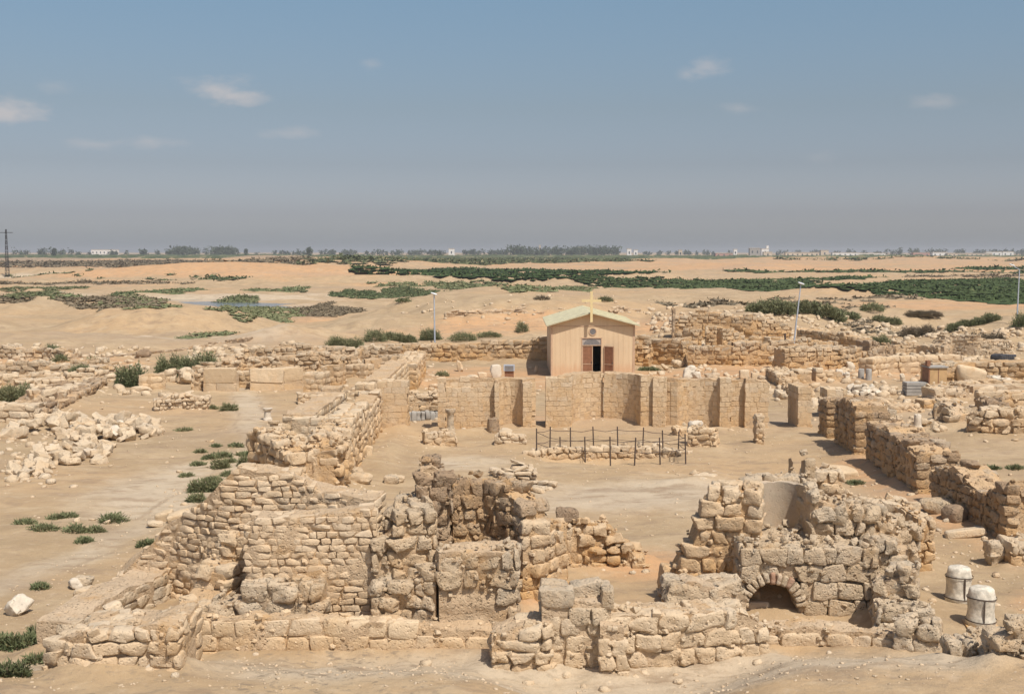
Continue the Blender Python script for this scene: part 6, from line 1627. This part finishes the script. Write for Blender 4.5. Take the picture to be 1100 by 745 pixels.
treeline([(690, 790, 2900, 9, 13, .8), (830, 960, 2900, 9, 14, .9), (960, 1000, 2600, 12, 17, 1.4), (1000, 1120, 2800, 11, 17, 1.3)], 'trees dotted through the town on the right horizon')
def lone(px, D, h, r, label):
    x = xx(D, px, 270); z = float(th(x, D)); root = empty('distant_tree', (x, D, z)); tag(root, label, 'tree')
    a = Acc(); crown(a, 0, 0, 0, r, h, 300, .9); a.build('crown', 'fartree', root, smooth=False)
    b = Acc(); b.tube((0, 0, -1), (0, 0, h * .5), .5, .3, 6); b.build('trunk', 'scrub', root)
lone(332, 1500, 13, 4.2, 'single dark tree standing on the horizon left of centre')
lone(473, 1800, 11, 9, 'broad round tree on the horizon above the left light pole')
lone(264, 1900, 13, 2.6, 'slim pale tree at the right end of the left wood')
lone(58, 1700, 13, 3.0, 'slim dark tree on the horizon right of the mast')

def house(px, D, w, h, dep, mat, label, tower=None):
    x = xx(D, px, 270); z = float(th(x, D)) - .5
    root = empty('distant_house', (x, D, z)); tag(root, label, 'house')
    a = Acc(); a.box(-w / 2, w / 2, 0, dep, 0, h); a.build('wall', mat, root, smooth=False)
    r = Acc(); r.box(-w / 2 - .3, w / 2 + .3, -.3, dep + .3, h + .002, h + .5); r.build('roof', 'beigepaint', root, smooth=False)
    for k in range(max(1, int(w / 7))):
        wx = -w / 2 + (k + .5) * w / max(1, int(w / 7))
        f = Acc(); f.box(wx - 1, wx + 1, -.06, 0, h * .42, h * .72); f.build('window', 'window', root, smooth=False)
    if tower:
        t = Acc(); t.box(tower[0], tower[0] + tower[1], 1, 1 + tower[1], h + .5, h + tower[2]); t.build('tower', mat, root, smooth=False)
house(811, 1900, 16, 13, 10, 'greyblock', 'grey blocky building on the right horizon with flat roof')
house(822, 1850, 11, 12, 10, 'whitepaint', 'white building with corner tower on the right horizon', (2, 3.5, 5))
house(825, 1700, 12, 8, 9, 'beigepaint', 'low cream building just right of the white one on the horizon')
house(676, 1900, 7, 14, 7, 'whitepaint', 'left white silo-like block at the right end of the dark wood')
house(683, 1900, 6, 12, 7, 'whitepaint', 'right white silo-like block at the right end of the dark wood')
house(580, 2180, 3, 20, 4, 'beigepaint', 'pale slim tower rising out of the dark wood above the chapel')
house(622, 2270, 12, 16, 8, 'beigepaint', 'pale building half hidden in the dark wood above the chapel')
house(485, 1900, 9, 13, 8, 'whitepaint', 'small white house right of the broad round tree on the horizon')
house(112, 2300, 50, 12, 10, 'whitepaint', 'long low white building on the horizon at left')
house(778, 1700, 24, 6, 10, 'pinkpaint', 'reddish low building on the horizon left of the grey one')
house(790, 1750, 5, 11, 6, 'whitepaint', 'small white tower house on the horizon left of the grey one')
house(731, 1700, 5, 11, 5, 'beigepaint', 'lonely pale tower house on the right horizon, nearest the wood')
house(862, 1800, 50, 7, 10, 'beigepaint', 'long cream shed on the right horizon, nearer the centre')
house(886, 1850, 12, 11, 8, 'beigepaint', 'tall cream house right of the long shed on the horizon')
house(908, 1900, 40, 7, 10, 'whitepaint', 'white low shed right of the tall cream house')
house(935, 2000, 50, 7, 10, 'whitepaint', 'whitish shed on the horizon right of the white low one')
house(990, 1900, 26, 8, 10, 'pinkpaint', 'pinkish house with pale roof on the right horizon')
house(1010, 1950, 24, 9, 10, 'whitepaint', 'pale house right of the pinkish house on the horizon')
house(1042, 1900, 70, 6, 10, 'beigepaint', 'longest pale wall-like building on the right horizon')
house(1068, 2000, 26, 9, 10, 'whitepaint', 'white house beyond the longest building near the right edge')
house(1083, 2000, 18, 9, 10, 'whitepaint', 'last white house before the right light pole on the horizon')

# ================================================================== haze
def haze():
    a = Acc(); a.box(-7600, 7600, -110, 12200, -12, 38)
    o = a.build('haze', 'ground', smooth=False); o.data.materials.clear()
    m = bpy.data.materials.new('dusty_air'); m.use_nodes = True; nt = m.node_tree; nt.nodes.clear()
    out = nt.nodes.new('ShaderNodeOutputMaterial'); v = nt.nodes.new('ShaderNodeVolumePrincipled')
    v.inputs['Color'].default_value = (.80, .82, .86, 1); v.inputs['Density'].default_value = .00017; v.inputs['Anisotropy'].default_value = .1
    nt.links.new(v.outputs[0], out.inputs['Volume']); o.data.materials.append(m)
    tag(o, 'thin pale dusty haze over the plain', 'haze', kind='stuff')
haze()
